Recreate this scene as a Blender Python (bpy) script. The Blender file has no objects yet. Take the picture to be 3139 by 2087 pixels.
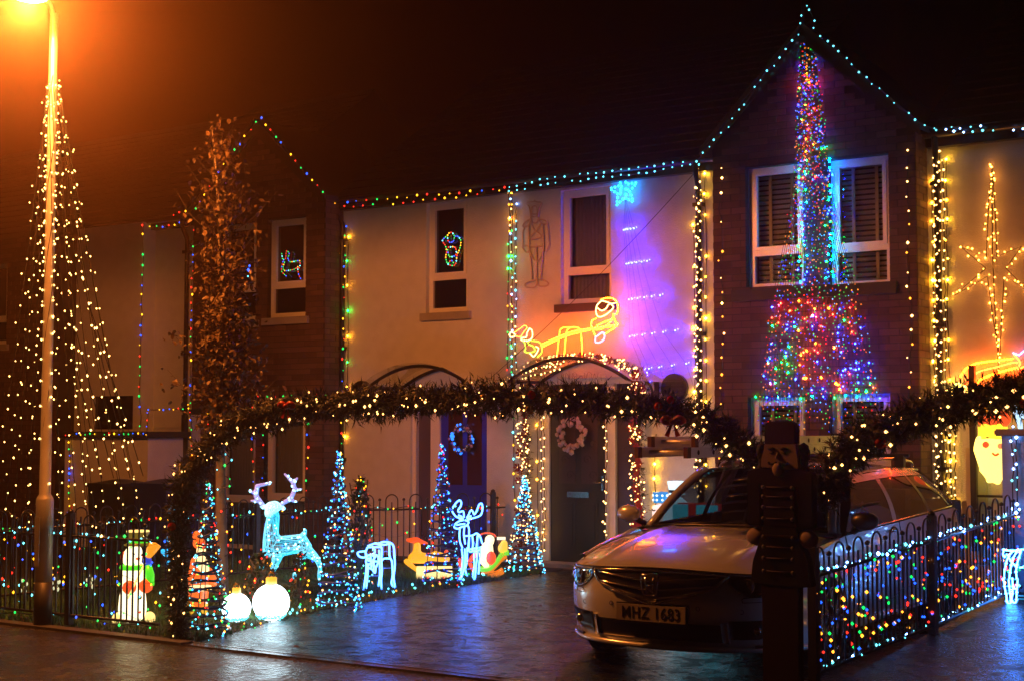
import bpy, bmesh, math, random
from mathutils import Vector, Matrix
R = math.radians
random.seed(7)
sc = bpy.context.scene
C = sc.collection

# ---------------------------------------------------------------- camera, world, lamps, exposure
EYE = 1.65
YAW, PITCH, FPX, CX, CY = R(34.0), math.atan(206 / 3400), 3400.0, 1179.0, 784.0
cam_d = bpy.data.cameras.new('camera')
cam = bpy.data.objects.new('camera', cam_d); C.objects.link(cam)
cam.location = (0, 0, EYE)
cam.rotation_euler = (math.pi / 2 + PITCH, 0, YAW)
cam_d.sensor_width = 36.0
cam_d.lens = FPX / 2358 * 36.0
cam_d.clip_start = 0.1
cam_d.clip_end = 400
sc.camera = cam

w = bpy.data.worlds.new('World'); sc.world = w; w.use_nodes = True
wn = w.node_tree.nodes; bg = wn['Background']
sky = wn.new('ShaderNodeTexSky'); sky.sky_type = 'NISHITA'; sky.sun_disc = False
sky.sun_elevation = R(-9.0); sky.sun_rotation = R(200); sky.air_density = 1.0
w.node_tree.links.new(sky.outputs[0], bg.inputs['Color'])
bg.inputs['Strength'].default_value = 0.05

LAMP_WATT = 1850.0
HAZE_DENSITY = 0.0046
HAZE_G = 0.92
B = 1.0        # brightness of every fairy light bulb

vs = sc.view_settings
vs.view_transform = 'Standard'; vs.look = 'None'; vs.gamma = 1.0; vs.exposure = 0.0
vs.use_curve_mapping = False
cy = sc.cycles
cy.use_denoising = True
try:
    cy.denoiser = 'OPENIMAGEDENOISE'
except Exception:
    pass
cy.use_adaptive_sampling = False
cy.max_bounces = 5; cy.diffuse_bounces = 2; cy.glossy_bounces = 3; cy.transmission_bounces = 4
cy.volume_bounces = 0; cy.transparent_max_bounces = 12
cy.sample_clamp_indirect = 3.0; cy.sample_clamp_direct = 0.0
cy.caustics_reflective = False; cy.caustics_refractive = False
cy.use_light_tree = True

# ---------------------------------------------------------------- camera rays to places in the world
_Rm = Matrix.Rotation(YAW, 3, 'Z') @ Matrix.Rotation(math.pi / 2 + PITCH, 3, 'X')
def ray(px, py):
    return _Rm @ Vector(((px - CX) / FPX, -(py - CY) / FPX, -1.0))
EY = Vector((0, 0, EYE))
def P(px, py, Y):
    d = ray(px, py); return EY + d * (Y / d.y)
def PZ(px, py, z=0.0):
    d = ray(px, py); return EY + d * ((z - EYE) / d.z)
def PD(px, py, dist):          # dist along the horizontal view direction
    d = ray(px, py); f = Vector((-math.sin(YAW), math.cos(YAW), 0)); return EY + d * (dist / d.dot(f))
def dist_of(p):
    return (Vector(p) - EY).dot(Vector((-math.sin(YAW), math.cos(YAW), 0)))
FWD = Vector((-math.sin(YAW), math.cos(YAW), 0))
RGT = Vector((math.cos(YAW), math.sin(YAW), 0))

# ---------------------------------------------------------------- materials
def nd(nt, t, **k):
    n = nt.nodes.new(t)
    for a, v in k.items():
        if hasattr(n, a): setattr(n, a, v)
    return n
def mat(name, col, rough=0.6, metal=0.0, bump=0.0, scale=40.0, vary=0.0, spec=0.5, coat=0.0, rnd=0.0, rough_var=0.0):
    m = bpy.data.materials.new(name); m.use_nodes = True
    nt = m.node_tree; b = nt.nodes['Principled BSDF']
    b.inputs['Base Color'].default_value = (*col, 1); b.inputs['Roughness'].default_value = rough
    b.inputs['Metallic'].default_value = metal; b.inputs['Specular IOR Level'].default_value = spec
    b.inputs['Coat Weight'].default_value = coat; b.inputs['Coat Roughness'].default_value = 0.05
    if bump or vary or rough_var:
        tc = nd(nt, 'ShaderNodeTexCoord'); no = nd(nt, 'ShaderNodeTexNoise')
        no.inputs['Scale'].default_value = scale; no.inputs['Detail'].default_value = 5
        nt.links.new(tc.outputs['Object'], no.inputs['Vector'])
        if bump:
            bp = nd(nt, 'ShaderNodeBump'); bp.inputs['Strength'].default_value = bump; bp.inputs['Distance'].default_value = 0.02
            nt.links.new(no.outputs['Fac'], bp.inputs['Height']); nt.links.new(bp.outputs['Normal'], b.inputs['Normal'])
        if vary:
            n2 = nd(nt, 'ShaderNodeTexNoise'); n2.inputs['Scale'].default_value = scale * 0.07; n2.inputs['Detail'].default_value = 6
            nt.links.new(tc.outputs['Object'], n2.inputs['Vector'])
            hs = nd(nt, 'ShaderNodeMapRange'); hs.inputs[1].default_value = 0.3; hs.inputs[2].default_value = 0.7
            hs.inputs[3].default_value = 1 - vary; hs.inputs[4].default_value = 1 + vary
            nt.links.new(n2.outputs['Fac'], hs.inputs[0])
            mx = nd(nt, 'ShaderNodeVectorMath', operation='SCALE'); mx.inputs[0].default_value = col
            nt.links.new(hs.outputs[0], mx.inputs['Scale']); nt.links.new(mx.outputs[0], b.inputs['Base Color'])
        if rough_var:
            r2 = nd(nt, 'ShaderNodeTexNoise'); r2.inputs['Scale'].default_value = scale * 0.14; r2.inputs['Detail'].default_value = 9; r2.inputs['Roughness'].default_value = 0.75
            nt.links.new(tc.outputs['Object'], r2.inputs['Vector'])
            hr = nd(nt, 'ShaderNodeMapRange'); hr.inputs[1].default_value = 0.35; hr.inputs[2].default_value = 0.65
            hr.inputs[3].default_value = max(0.02, rough - rough_var); hr.inputs[4].default_value = min(1, rough + rough_var)
            nt.links.new(r2.outputs['Fac'], hr.inputs[0]); nt.links.new(hr.outputs[0], b.inputs['Roughness'])
    if rnd:
        oi = nd(nt, 'ShaderNodeObjectInfo'); ge = nd(nt, 'ShaderNodeNewGeometry'); ad = nd(nt, 'ShaderNodeMath', operation='ADD')
        nt.links.new(oi.outputs['Random'], ad.inputs[0]); nt.links.new(ge.outputs['Random Per Island'], ad.inputs[1])
        fr = nd(nt, 'ShaderNodeMath', operation='FRACT'); nt.links.new(ad.outputs[0], fr.inputs[0])
        mr = nd(nt, 'ShaderNodeMapRange'); mr.inputs[3].default_value = 1 - rnd; mr.inputs[4].default_value = 1 + rnd
        nt.links.new(fr.outputs[0], mr.inputs[0])
        mx = nd(nt, 'ShaderNodeVectorMath', operation='SCALE'); mx.inputs[0].default_value = col
        nt.links.new(mr.outputs[0], mx.inputs['Scale']); nt.links.new(mx.outputs[0], b.inputs['Base Color'])
    return m
def emat(name, col, s, base=None):
    m = bpy.data.materials.new(name); m.use_nodes = True
    b = m.node_tree.nodes['Principled BSDF']
    b.inputs['Base Color'].default_value = (*(base or [0.35 * c_ + 0.01 for c_ in col]), 1); b.inputs['Roughness'].default_value = 0.4
    b.inputs['Emission Color'].default_value = (*col, 1); b.inputs['Emission Strength'].default_value = s
    return m
def glassmat(name, tint, rough=0.03, trans=0.5):
    m = bpy.data.materials.new(name); m.use_nodes = True; nt = m.node_tree
    out = nt.nodes['Material Output']; nt.nodes.remove(nt.nodes['Principled BSDF'])
    t = nd(nt, 'ShaderNodeBsdfTransparent'); t.inputs[0].default_value = (*tint, 1)
    g = nd(nt, 'ShaderNodeBsdfGlossy'); g.inputs['Roughness'].default_value = rough; g.inputs[0].default_value = (1, 1, 1, 1)
    fr = nd(nt, 'ShaderNodeFresnel'); fr.inputs['IOR'].default_value = 1.52
    mx = nd(nt, 'ShaderNodeMixShader')
    nt.links.new(fr.outputs[0], mx.inputs[0]); nt.links.new(t.outputs[0], mx.inputs[1]); nt.links.new(g.outputs[0], mx.inputs[2])
    nt.links.new(mx.outputs[0], out.inputs['Surface'])
    return m

M = {}
M['render'] = mat('painted_render', (0.60, 0.62, 0.66), 0.85, bump=0.5, scale=90, vary=0.06)
M['brick'] = mat('brown_brick', (0.085, 0.045, 0.034), 0.85, bump=0.3, scale=90, rnd=0.35)
M['mortar'] = mat('mortar', (0.035, 0.027, 0.024), 0.95, bump=0.3, scale=120)
M['slate'] = mat('roof_slate', (0.018, 0.018, 0.02), 0.55, rnd=0.3)
M['upvc'] = mat('white_upvc', (0.72, 0.72, 0.74), 0.3)
M['sill'] = mat('stone_sill', (0.30, 0.28, 0.26), 0.8, bump=0.2, scale=80, vary=0.15)
M['darksill'] = mat('dark_sill', (0.03, 0.028, 0.027), 0.7, bump=0.2, scale=80)
M['gutter'] = mat('black_plastic_gutter', (0.012, 0.012, 0.013), 0.3)
M['glass'] = mat('dark_window_glass', (0.006, 0.006, 0.009), 0.04, spec=0.9)
M['clear'] = glassmat('clear_glass', (0.75, 0.8, 0.8), 0.03)
M['slatw'] = mat('blind_slat', (0.42, 0.42, 0.45), 0.5)
M['room'] = mat('dark_room', (0.02, 0.018, 0.018), 0.9)
M['curtain'] = mat('net_curtain', (0.22, 0.21, 0.21), 0.9)
M['tarmac'] = mat('wet_driveway_tarmac', (0.006, 0.006, 0.007), 0.25, bump=1.0, scale=30, vary=0.3, spec=0.2, rough_var=0.17)
M['pave'] = mat('wet_pavement_tarmac', (0.035, 0.032, 0.03), 0.24, bump=1.0, scale=20, vary=0.3, spec=0.6, rough_var=0.16)
M['soil'] = mat('damp_lawn_soil', (0.02, 0.022, 0.012), 0.9, bump=0.5, scale=60)
M['grass'] = mat('grass_blade', (0.06, 0.17, 0.04), 0.5, rnd=0.5)
M['kerb'] = mat('kerb_concrete', (0.05, 0.045, 0.04), 0.6, bump=0.3, scale=80)
M['steel'] = mat('galvanised_steel', (0.45, 0.44, 0.42), 0.45, metal=0.6, bump=0.15, scale=60, vary=0.15)
M['black'] = mat('black_painted_steel', (0.012, 0.012, 0.014), 0.35)
M['wire'] = mat('black_cable', (0.008, 0.010, 0.008), 0.5)
M['whitewire'] = mat('white_cable', (0.5, 0.5, 0.5), 0.5)
M['bark'] = mat('grey_bark', (0.16, 0.13, 0.09), 0.8, bump=0.6, scale=30, vary=0.3)
M['leaf'] = mat('autumn_leaf', (0.075, 0.045, 0.018), 0.5, rnd=0.5)
M['leafg'] = mat('shrub_leaf', (0.055, 0.075, 0.02), 0.45, rnd=0.5)
M['needle'] = mat('artificial_pine', (0.012, 0.022, 0.012), 0.6, rnd=0.5)
M['binblack'] = mat('black_bin_plastic', (0.012, 0.012, 0.013), 0.45)
M['binblue'] = mat('blue_bin_plastic', (0.012, 0.02, 0.13), 0.4)
M['grate'] = mat('drain_grate_steel', (0.35, 0.36, 0.38), 0.22, metal=0.9)
M['red'] = mat('red_ribbon', (0.35, 0.012, 0.015), 0.4)
M['redglass'] = mat('red_bauble', (0.35, 0.01, 0.01), 0.12, coat=0.6)
M['gold'] = mat('gold_ornament', (0.6, 0.38, 0.10), 0.25, metal=0.8)
M['silver'] = mat('silver_bauble', (0.7, 0.7, 0.75), 0.15, metal=0.9)
M['bluebaub'] = mat('blue_bauble', (0.03, 0.12, 0.8), 0.15, metal=0.5)

def bulbmat(name, col, s): return emat(name, col, s * B)
L = {
 'glowy': bulbmat('glowing_yellow_bulb', (1.0, 0.44, 0.015), 85), 'glowa': bulbmat('glowing_amber_bulb', (1.0, 0.33, 0.01), 60), 'glowg': bulbmat('glowing_green_bulb', (0.005, 1.0, 0.06), 34), 'glowr': bulbmat('glowing_red_bulb', (1.0, 0.025, 0.01), 65), 'glowb': bulbmat('glowing_blue_bulb', (0.015, 0.05, 1.0), 110),
 'warm': bulbmat('warm_white_bulb', (1.0, 0.50, 0.14), 9), 'amber': bulbmat('amber_bulb', (1.0, 0.32, 0.02), 5),
 'rail': bulbmat('rail_cold_bulb', (0.14, 0.38, 1.0), 42), 'yellow': bulbmat('yellow_bulb', (1.0, 0.42, 0.012), 5), 'green': bulbmat('green_bulb', (0.004, 0.8, 0.10), 2.6),
 'blue': bulbmat('blue_bulb', (0.012, 0.09, 1.0), 4), 'red': bulbmat('red_bulb', (1.0, 0.025, 0.012), 3),
 'ice': bulbmat('ice_white_bulb', (0.12, 0.80, 0.95), 4.5), 'iceblue': bulbmat('ice_blue_bulb', (0.03, 0.42, 1.0), 6), 'cold': bulbmat('cold_white_bulb', (0.2, 0.42, 1.0), 16),
 'deep': bulbmat('deep_blue_bulb', (0.003, 0.004, 1.0), 520), 'cyan': bulbmat('cyan_bulb', (0.02, 0.45, 1.0), 40),
}

# ---------------------------------------------------------------- mesh and object helpers
def new_obj(name, me, m=None, parent=None):
    if m is not None:
        for x in (m if isinstance(m, (list, tuple)) else [m]): me.materials.append(x)
    o = bpy.data.objects.new(name, me); C.objects.link(o)
    if parent: o.parent = parent
    return o
def obj(name, bm, m=None, parent=None, smooth=False, loc=None):
    me = bpy.data.meshes.new(name); bm.to_mesh(me); bm.free()
    if smooth:
        for p in me.polygons: p.use_smooth = True
    o = new_obj(name, me, m, parent)
    if loc is not None: o.location = loc
    return o
def thing(name, label, cat, loc=(0, 0, 0), rotz=0, group=None):
    o = bpy.data.objects.new(name, None); C.objects.link(o); o.empty_display_size = 0.1
    o.location = loc; o.rotation_euler = (0, 0, rotz); o['label'] = label; o['category'] = cat
    if group: o['group'] = group
    return o
def tag(o, label, cat, group=None, kind=None):
    o['label'] = label; o['category'] = cat
    if group: o['group'] = group
    if kind: o['kind'] = kind
    return o
def struct(name, bm, m, smooth=False):
    o = obj(name, bm, m, smooth=smooth); o['kind'] = 'structure'; return o
def BM(): return bmesh.new()
def box(bm, x0, x1, y0, y1, z0, z1, mi=0, M4=None):
    vs_ = [Vector((x, y, z)) for z in (z0, z1) for y in (y0, y1) for x in (x0, x1)]
    if M4 is not None: vs_ = [M4 @ v for v in vs_]
    v = [bm.verts.new(p) for p in vs_]
    for f in ((0, 2, 3, 1), (4, 5, 7, 6), (0, 1, 5, 4), (2, 6, 7, 3), (0, 4, 6, 2), (1, 3, 7, 5)):
        fa = bm.faces.new([v[i] for i in f]); fa.material_index = mi
def tube(bm, pts, r, n=6, closed=False, mi=0, cap=True):
    pts = [Vector(p) for p in pts]
    m_ = len(pts)
    if m_ < 2: return
    rr = r if isinstance(r, (list, tuple)) else [r] * m_
    rings = []; up = None
    for i, p in enumerate(pts):
        if closed: t = pts[(i + 1) % m_] - pts[i - 1]
        else: t = pts[min(i + 1, m_ - 1)] - pts[max(i - 1, 0)]
        if t.length < 1e-9: t = Vector((0, 0, 1))
        t.normalize()
        if up is None:
            up = t.orthogonal().normalized()
        else:
            up = up - t * up.dot(t)
            up = t.orthogonal().normalized() if up.length < 1e-6 else up.normalized()
        s = t.cross(up)
        rings.append([bm.verts.new(p + (up * math.cos(2 * math.pi * k / n) + s * math.sin(2 * math.pi * k / n)) * rr[i]) for k in range(n)])
    for i in range(m_ if closed else m_ - 1):
        a, b = rings[i], rings[(i + 1) % m_]
        for k in range(n):
            f = bm.faces.new((a[k], a[(k + 1) % n], b[(k + 1) % n], b[k])); f.material_index = mi; f.smooth = True
    if cap and not closed:
        bm.faces.new(rings[0][::-1]).material_index = mi; bm.faces.new(rings[-1]).material_index = mi
def lathe(bm, c, prof, n=16, mi=0, axis=None):
    rings = []
    c = Vector(c)
    for r, z in prof:
        rings.append([bm.verts.new(c + Vector((math.cos(2 * math.pi * k / n) * r, math.sin(2 * math.pi * k / n) * r, z))) for k in range(n)])
    for a, b in zip(rings, rings[1:]):
        for k in range(n):
            f = bm.faces.new((a[k], a[(k + 1) % n], b[(k + 1) % n], b[k])); f.material_index = mi; f.smooth = True
    bm.faces.new(rings[0][::-1]).material_index = mi; bm.faces.new(rings[-1]).material_index = mi
_octa = [Vector(v) for v in ((1, 0, 0), (-1, 0, 0), (0, 1, 0), (0, -1, 0), (0, 0, 1), (0, 0, -1))]
_octf = ((0, 2, 4), (2, 1, 4), (1, 3, 4), (3, 0, 4), (2, 0, 5), (1, 2, 5), (3, 1, 5), (0, 3, 5))
def octa(bm, p, r, mi=0):
    v = [bm.verts.new(p + q * r) for q in _octa]
    for f in _octf: bm.faces.new([v[i] for i in f]).material_index = mi
def ball(bm, p, r, mi=0, sub=1, sc_=(1, 1, 1)):
    m4 = Matrix.Translation(Vector(p)) @ Matrix.Diagonal((r * sc_[0], r * sc_[1], r * sc_[2], 1))
    g = bmesh.ops.create_icosphere(bm, subdivisions=sub, radius=1.0, matrix=m4)
    for v in g['verts']:
        for f in v.link_faces: f.material_index = mi; f.smooth = True
def quad(bm, a, b, c, d, mi=0):
    f = bm.faces.new([bm.verts.new(Vector(p)) for p in (a, b, c, d)]); f.material_index = mi; return f
def grid(bm, fn, nu, nv, mi=0, smooth=True):
    v = [[bm.verts.new(Vector(fn(i / nu, j / nv))) for j in range(nv + 1)] for i in range(nu + 1)]
    for i in range(nu):
        for j in range(nv):
            f = bm.faces.new((v[i][j], v[i + 1][j], v[i + 1][j + 1], v[i][j + 1])); f.material_index = mi; f.smooth = smooth
    return v
def resample(pts, step):
    pts = [Vector(p) for p in pts]; out = []; acc = 0.0; nxt = 0.0
    for a, b in zip(pts, pts[1:]):
        l = (b - a).length
        while nxt <= acc + l and l > 0:
            out.append(a.lerp(b, (nxt - acc) / l)); nxt += step
        acc += l
    return out
def curve(pts, n=8):             # Catmull-Rom through the points
    p = [Vector(q) for q in pts]; p = [p[0] * 2 - p[1]] + p + [p[-1] * 2 - p[-2]]; out = []
    for i in range(1, len(p) - 2):
        a, b, c, d = p[i - 1:i + 3]
        for k in range(n):
            t = k / n
            out.append(0.5 * ((2 * b) + (c - a) * t + (2 * a - 5 * b + 4 * c - d) * t * t + (3 * b - a - 3 * c + d) * t ** 3))
    out.append(p[-2]); return out
def capsule(bm, a, b, ra, rb, n=10):
    a, b = Vector(a), Vector(b)
    ball(bm, a, ra, sub=2); ball(bm, b, rb, sub=2)
    if (b - a).length > 1e-4: tube(bm, [a, b], [ra, rb], n)
def blob(name, caps, m, parent, vox=0.012, smooth_it=6, loc=None, wire=None):
    """one continuous surface grown over tapered limbs"""
    bm = BM()
    for c in caps: capsule(bm, *c)
    o = obj(name, bm, m, parent)
    r = o.modifiers.new('r', 'REMESH'); r.mode = 'VOXEL'; r.voxel_size = vox; r.use_smooth_shade = True
    s = o.modifiers.new('s', 'SMOOTH'); s.iterations = smooth_it; s.factor = 0.6
    if wire:
        d = o.modifiers.new('d', 'DECIMATE'); d.ratio = wire[0]
        w_ = o.modifiers.new('w', 'WIREFRAME'); w_.thickness = wire[1]; w_.use_replace = True; w_.use_even_offset = False
    dg = bpy.context.evaluated_depsgraph_get()
    me = bpy.data.meshes.new_from_object(o.evaluated_get(dg)); o.modifiers.clear()
    old = o.data; o.data = me; bpy.data.meshes.remove(old)
    if not me.materials: me.materials.append(m)
    if not wire:
        for p in me.polygons: p.use_smooth = True
    return o

# ---------------------------------------------------------------- fairy lights
def bulbs_into(parent, pts, cols, r, name='bulb', rj=0.38):
    bm = BM(); mats = [L[c] for c in cols]
    for k, p in enumerate(pts):
        octa(bm, Vector(p), r * random.uniform(1 - rj, 1 + rj), k % len(mats) if len(mats) > 1 else 0)
    o = obj(name, bm, mats, parent); o['kind'] = 'stuff'
    return o
def lights(name, label, cat, lines, step, cols, r=0.012, jit=0.012, group=None, wire=True, wr=0.0055, shuffle=True, off=(0, 0, 0), wm=None):
    root = thing(name, label, cat, (0, 0, 0), 0, group)
    pts = []; bws = []
    for ln in lines:
        q = resample(ln, step)
        q = [v + Vector([random.uniform(-jit, jit) for _ in range(3)]) + Vector(off) for v in q]
        pts += [v for v in q if random.random() > .06]
        if wire and len(q) > 1:
            bw = BM(); tube(bw, [Vector(v) + Vector((0, 0.012, 0)) for v in q], wr, 3); bws.append(bw)
    base = Vector(pts[0]); base.z = min(p.z for p in pts)
    root.location = base
    if shuffle and len(cols) > 1:
        mats = [L[c] for c in cols]; bm = BM()
        for k, p in enumerate(pts):
            octa(bm, p - base, r * random.choice((.6, .8, .95, 1.05, 1.3)), random.randrange(len(mats)))
        o = obj('bulb', bm, mats, root); o['kind'] = 'stuff'
    else:
        bulbs_into(root, [p - base for p in pts], cols, r)
    for bw in bws:
        bmesh.ops.translate(bw, verts=bw.verts, vec=-base); obj('cable', bw, wm or M['wire'], root)
    return root

# ================================================================= SETTING
YF, YG = 15.37, 15.0      # rendered front walls, brick gables
YS = 8.25                 # line of the street railing
bm = BM(); quad(bm, (-120, -60, -0.02), (60, -60, -0.02), (60, 120, -0.02), (-120, 120, -0.02)); struct('ground', bm, M['soil'])
bm = BM(); quad(bm, (-60, -40, -0.01), (30, -40, -0.01), (30, YS - 0.12, -0.01), (-60, YS - 0.12, -0.01)); struct('pavement', bm, M['pave'])
# driveway: bounded by the lawn edge
edge = [PZ(x, y) for x, y in ((452, 1478), (560, 1449), (660, 1419), (800, 1392), (950, 1368), (1100, 1343), (1242, 1319))]
bm = BM()
XR = -3.62
for a, b in zip(edge, edge[1:]):
    quad(bm, (a.x, a.y, 0), (XR, a.y, 0), (XR, b.y, 0), (b.x, b.y, 0))
e0, e1 = edge[0], edge[-1]
quad(bm, (e0.x - .1, YS - 0.0, 0), (XR, YS - 0.0, 0), (XR, e0.y, 0), (e0.x, e0.y, 0)) if e0.y > YS else None
quad(bm, (e1.x, e1.y, 0), (XR, e1.y, 0), (XR, YF, 0), (e1.x, YF, 0))
struct('driveway', bm, M['tarmac'])
# lawn
bm = BM()
lx = -40
quad(bm, (lx, YS + .0, 0.004), (e0.x, YS + .0, 0.004), (e0.x, e0.y, 0.004), (lx, e0.y, 0.004))
for a, b in zip(edge, edge[1:]): quad(bm, (lx, a.y, 0.004), (a.x, a.y, 0.004), (b.x, b.y, 0.004), (lx, b.y, 0.004))
quad(bm, (lx, e1.y, 0.004), (e1.x, e1.y, 0.004), (e1.x, YF, 0.004), (lx, YF, 0.004))
struct('lawn', bm, M['soil'])
# neighbour's driveway ramp on the right
def rz(y): return 0.03 + max(0, (y - 9.0)) * 0.062
bm = BM()
for a, b in ((YS, 9.0), (9.0, 11.0), (11.0, 13.0), (13.0, YF)):
    quad(bm, (XR, a, rz(a) if a >= 9 else 0.03), (6, a, rz(a) if a >= 9 else 0.03), (6, b, rz(b)), (XR, b, rz(b)))
    quad(bm, (XR, a, -0.01), (XR, a, rz(a)), (XR, b, rz(b)), (XR, b, -0.01))
struct('ramped_driveway', bm, M['tarmac'])
# kerb strip under the left railing
bm = BM(); box(bm, -40, e0.x - 0.02, YS - 0.12, YS, -0.03, 0.012); struct('kerb_edging', bm, M['kerb'])

# grass blades
def grass(n, test, x0, x1, y0, y1, z=0.0):
    bm = BM()
    for _ in range(n):
        x = random.uniform(x0, x1); y = random.uniform(y0, y1)
        if not test(x, y): continue
        h = random.uniform(0.025, 0.075); a = random.uniform(0, 6.28); wv = 0.004
        c, s = math.cos(a) * wv, math.sin(a) * wv; lx_, ly_ = random.uniform(-.03, .03), random.uniform(-.03, .03)
        v = [bm.verts.new(q) for q in ((x - c, y - s, z), (x + c, y + s, z), (x + lx_, y + ly_, h + z))]
        bm.faces.new(v)
    return bm
def lawn_test(x, y):
    if y < edge[0].y: return x < edge[0].x
    for a, b in zip(edge, edge[1:]):
        if a.y <= y <= b.y: return x < a.x + (b.x - a.x) * (y - a.y) / (b.y - a.y) + 0.02
    return x < edge[-1].x
g = obj('grass', grass(70000, lawn_test, -13.5, -7.5, YS + .03, 14.6), M['grass'])
tag(g, 'short green grass of the front lawn beside the driveway', 'grass', kind='stuff')

# drain channel along the driveway mouth
dr = thing('drain_channel', 'long slotted metal drain channel across the mouth of the driveway', 'drain', (e0.x, YS, 0))
bm = BM(); box(bm, 0, XR - e0.x, -0.115, -0.101, -0.03, 0.004); box(bm, 0, XR - e0.x, -0.014, 0, -0.03, 0.004); obj('frame', bm, M['grate'], dr)
bm = BM(); box(bm, 0, 0.013, -0.101, -0.014, -0.012, 0.0); bar0 = bm; me = bpy.data.meshes.new('grating_bar'); bm.to_mesh(me); bm.free(); me.materials.append(M['grate'])
nb = int((XR - e0.x) / 0.022)
bm = BM()
for k in range(nb): box(bm, 0.02 + k * 0.022, 0.02 + k * 0.022 + 0.011, -0.1005, -0.0145, -0.014, 0.001)
o = obj('grating_bar', bm, M['grate'], dr); o['kind'] = 'stuff'

# haze box
bm = BM(); box(bm, -70, 40, -8, 60, -1.0, 14.0)
hz = obj('haze', bm); hz['kind'] = 'stuff'; hz['label'] = 'thin night mist hanging in the street'; hz['category'] = 'haze'
m = bpy.data.materials.new('night_mist'); m.use_nodes = True; nt = m.node_tree
nt.nodes.remove(nt.nodes['Principled BSDF']); pv = nd(nt, 'ShaderNodeVolumePrincipled')
pv.inputs['Color'].default_value = (1.0, 0.62, 0.42, 1); pv.inputs['Density'].default_value = HAZE_DENSITY; pv.inputs['Anisotropy'].default_value = HAZE_G
nt.links.new(pv.outputs[0], nt.nodes['Material Output'].inputs['Volume']); hz.data.materials.append(m)

# ---------------------------------------------------------------- street lamp
pb = PZ(98, 1440); top = PD(124, 32, dist_of(pb))
sl = thing('street_lamp', 'tall steel street lamp glowing amber at the left edge', 'street lamp', (pb.x, pb.y, 0))
bm = BM(); lathe(bm, (0, 0, 0), [(0.075, -0.02), (0.075, 0.37)], 20); obj('painted_base', bm, mat('dark_lamp_base_paint', (0.02, 0.018, 0.016), 0.5), sl, smooth=False)
bm = BM(); lathe(bm, (0, 0, 0), [(0.073, 0.37), (0.073, 1.06), (0.066, 1.08), (0.048, 1.11), (0.044, 2.5), (0.036, top.z - 0.25), (0.035, top.z)], 20); obj('pole', bm, M['steel'], sl)
bm = BM(); box(bm, -0.03, 0.03, -0.078, -0.070, 0.5, 0.92); obj('service_door', bm, M['steel'], sl)
lp = P(58, -14, pb.y - 0.62)
d = lp - Vector((pb.x, pb.y, 0))
bm = BM(); tube(bm, curve([Vector((0, 0, top.z - 0.3)), Vector((d.x * .1, d.y * .1, top.z + 0.02)), Vector((d.x * .55, d.y * .55, d.z + 0.10)), Vector((d.x * .8, d.y * .8, d.z + 0.12))], 6), 0.022, 8); obj('arm', bm, M['steel'], sl)
bm = BM(); ball(bm, (d.x, d.y, d.z + 0.09), 0.26, sub=3, sc_=(0.55, 1.15, 0.28)); obj('lamp_housing', bm, M['steel'], sl)
bm = BM(); ball(bm, (d.x, d.y, d.z + 0.02), 0.2, sub=3, sc_=(0.55, 1.1, 0.42)); bowl = obj('lamp_bowl', bm, emat('sodium_bowl', (1.0, 0.42, 0.04), 260), sl)
ld = bpy.data.lights.new('sodium_lamp', 'SPOT'); ld.energy = LAMP_WATT; ld.color = (1.0, 0.23, 0.035); ld.shadow_soft_size = 0.09
ld.spot_size = R(174); ld.spot_blend = 0.12
lo = bpy.data.objects.new('sodium_lamp', ld); C.objects.link(lo); lo.parent = sl; lo.location = (d.x, d.y, d.z - 0.10)
# ================================================================= HOUSES
def wall_mesh(bm, x0, x1, z0, z1, Y, openings, depth=0.12, mi=0, top=None):
    """front face at Y with real openings and their reveals; top(x) gives a sloping top"""
    xs = sorted({x0, x1, *[o[0] for o in openings], *[o[1] for o in openings]}); zs = sorted({z0, z1, *[o[2] for o in openings], *[o[3] for o in openings]})
    for a, b in zip(xs, xs[1:]):
        for c, d_ in zip(zs, zs[1:]):
            mx, mz = (a + b) / 2, (c + d_) / 2
            if any(o[0] < mx < o[1] and o[2] < mz < o[3] for o in openings): continue
            quad(bm, (a, Y, c), (b, Y, c), (b, Y, d_), (a, Y, d_), mi)
    for o in openings:
        a, b, c, d_ = o[:4]; y2 = Y + depth
        quad(bm, (a, Y, c), (a, Y, d_), (a, y2, d_), (a, y2, c), mi); quad(bm, (b, Y, d_), (b, Y, c), (b, y2, c), (b, y2, d_), mi)
        quad(bm, (a, Y, d_), (b, Y, d_), (b, y2, d_), (a, y2, d_), mi); quad(bm, (b, Y, c), (a, Y, c), (a, y2, c), (b, y2, c), mi)
def rect(pxl, pxr, pyt, pyb, Y):
    """opening from the picture corners: left edge measured"""
    a = P(pxl, pyt, Y); b = P(pxl, pyb, Y); c = P(pxr, (pyt + pyb) / 2, Y)
    return (a.x, c.x, b.z, a.z)
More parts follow.
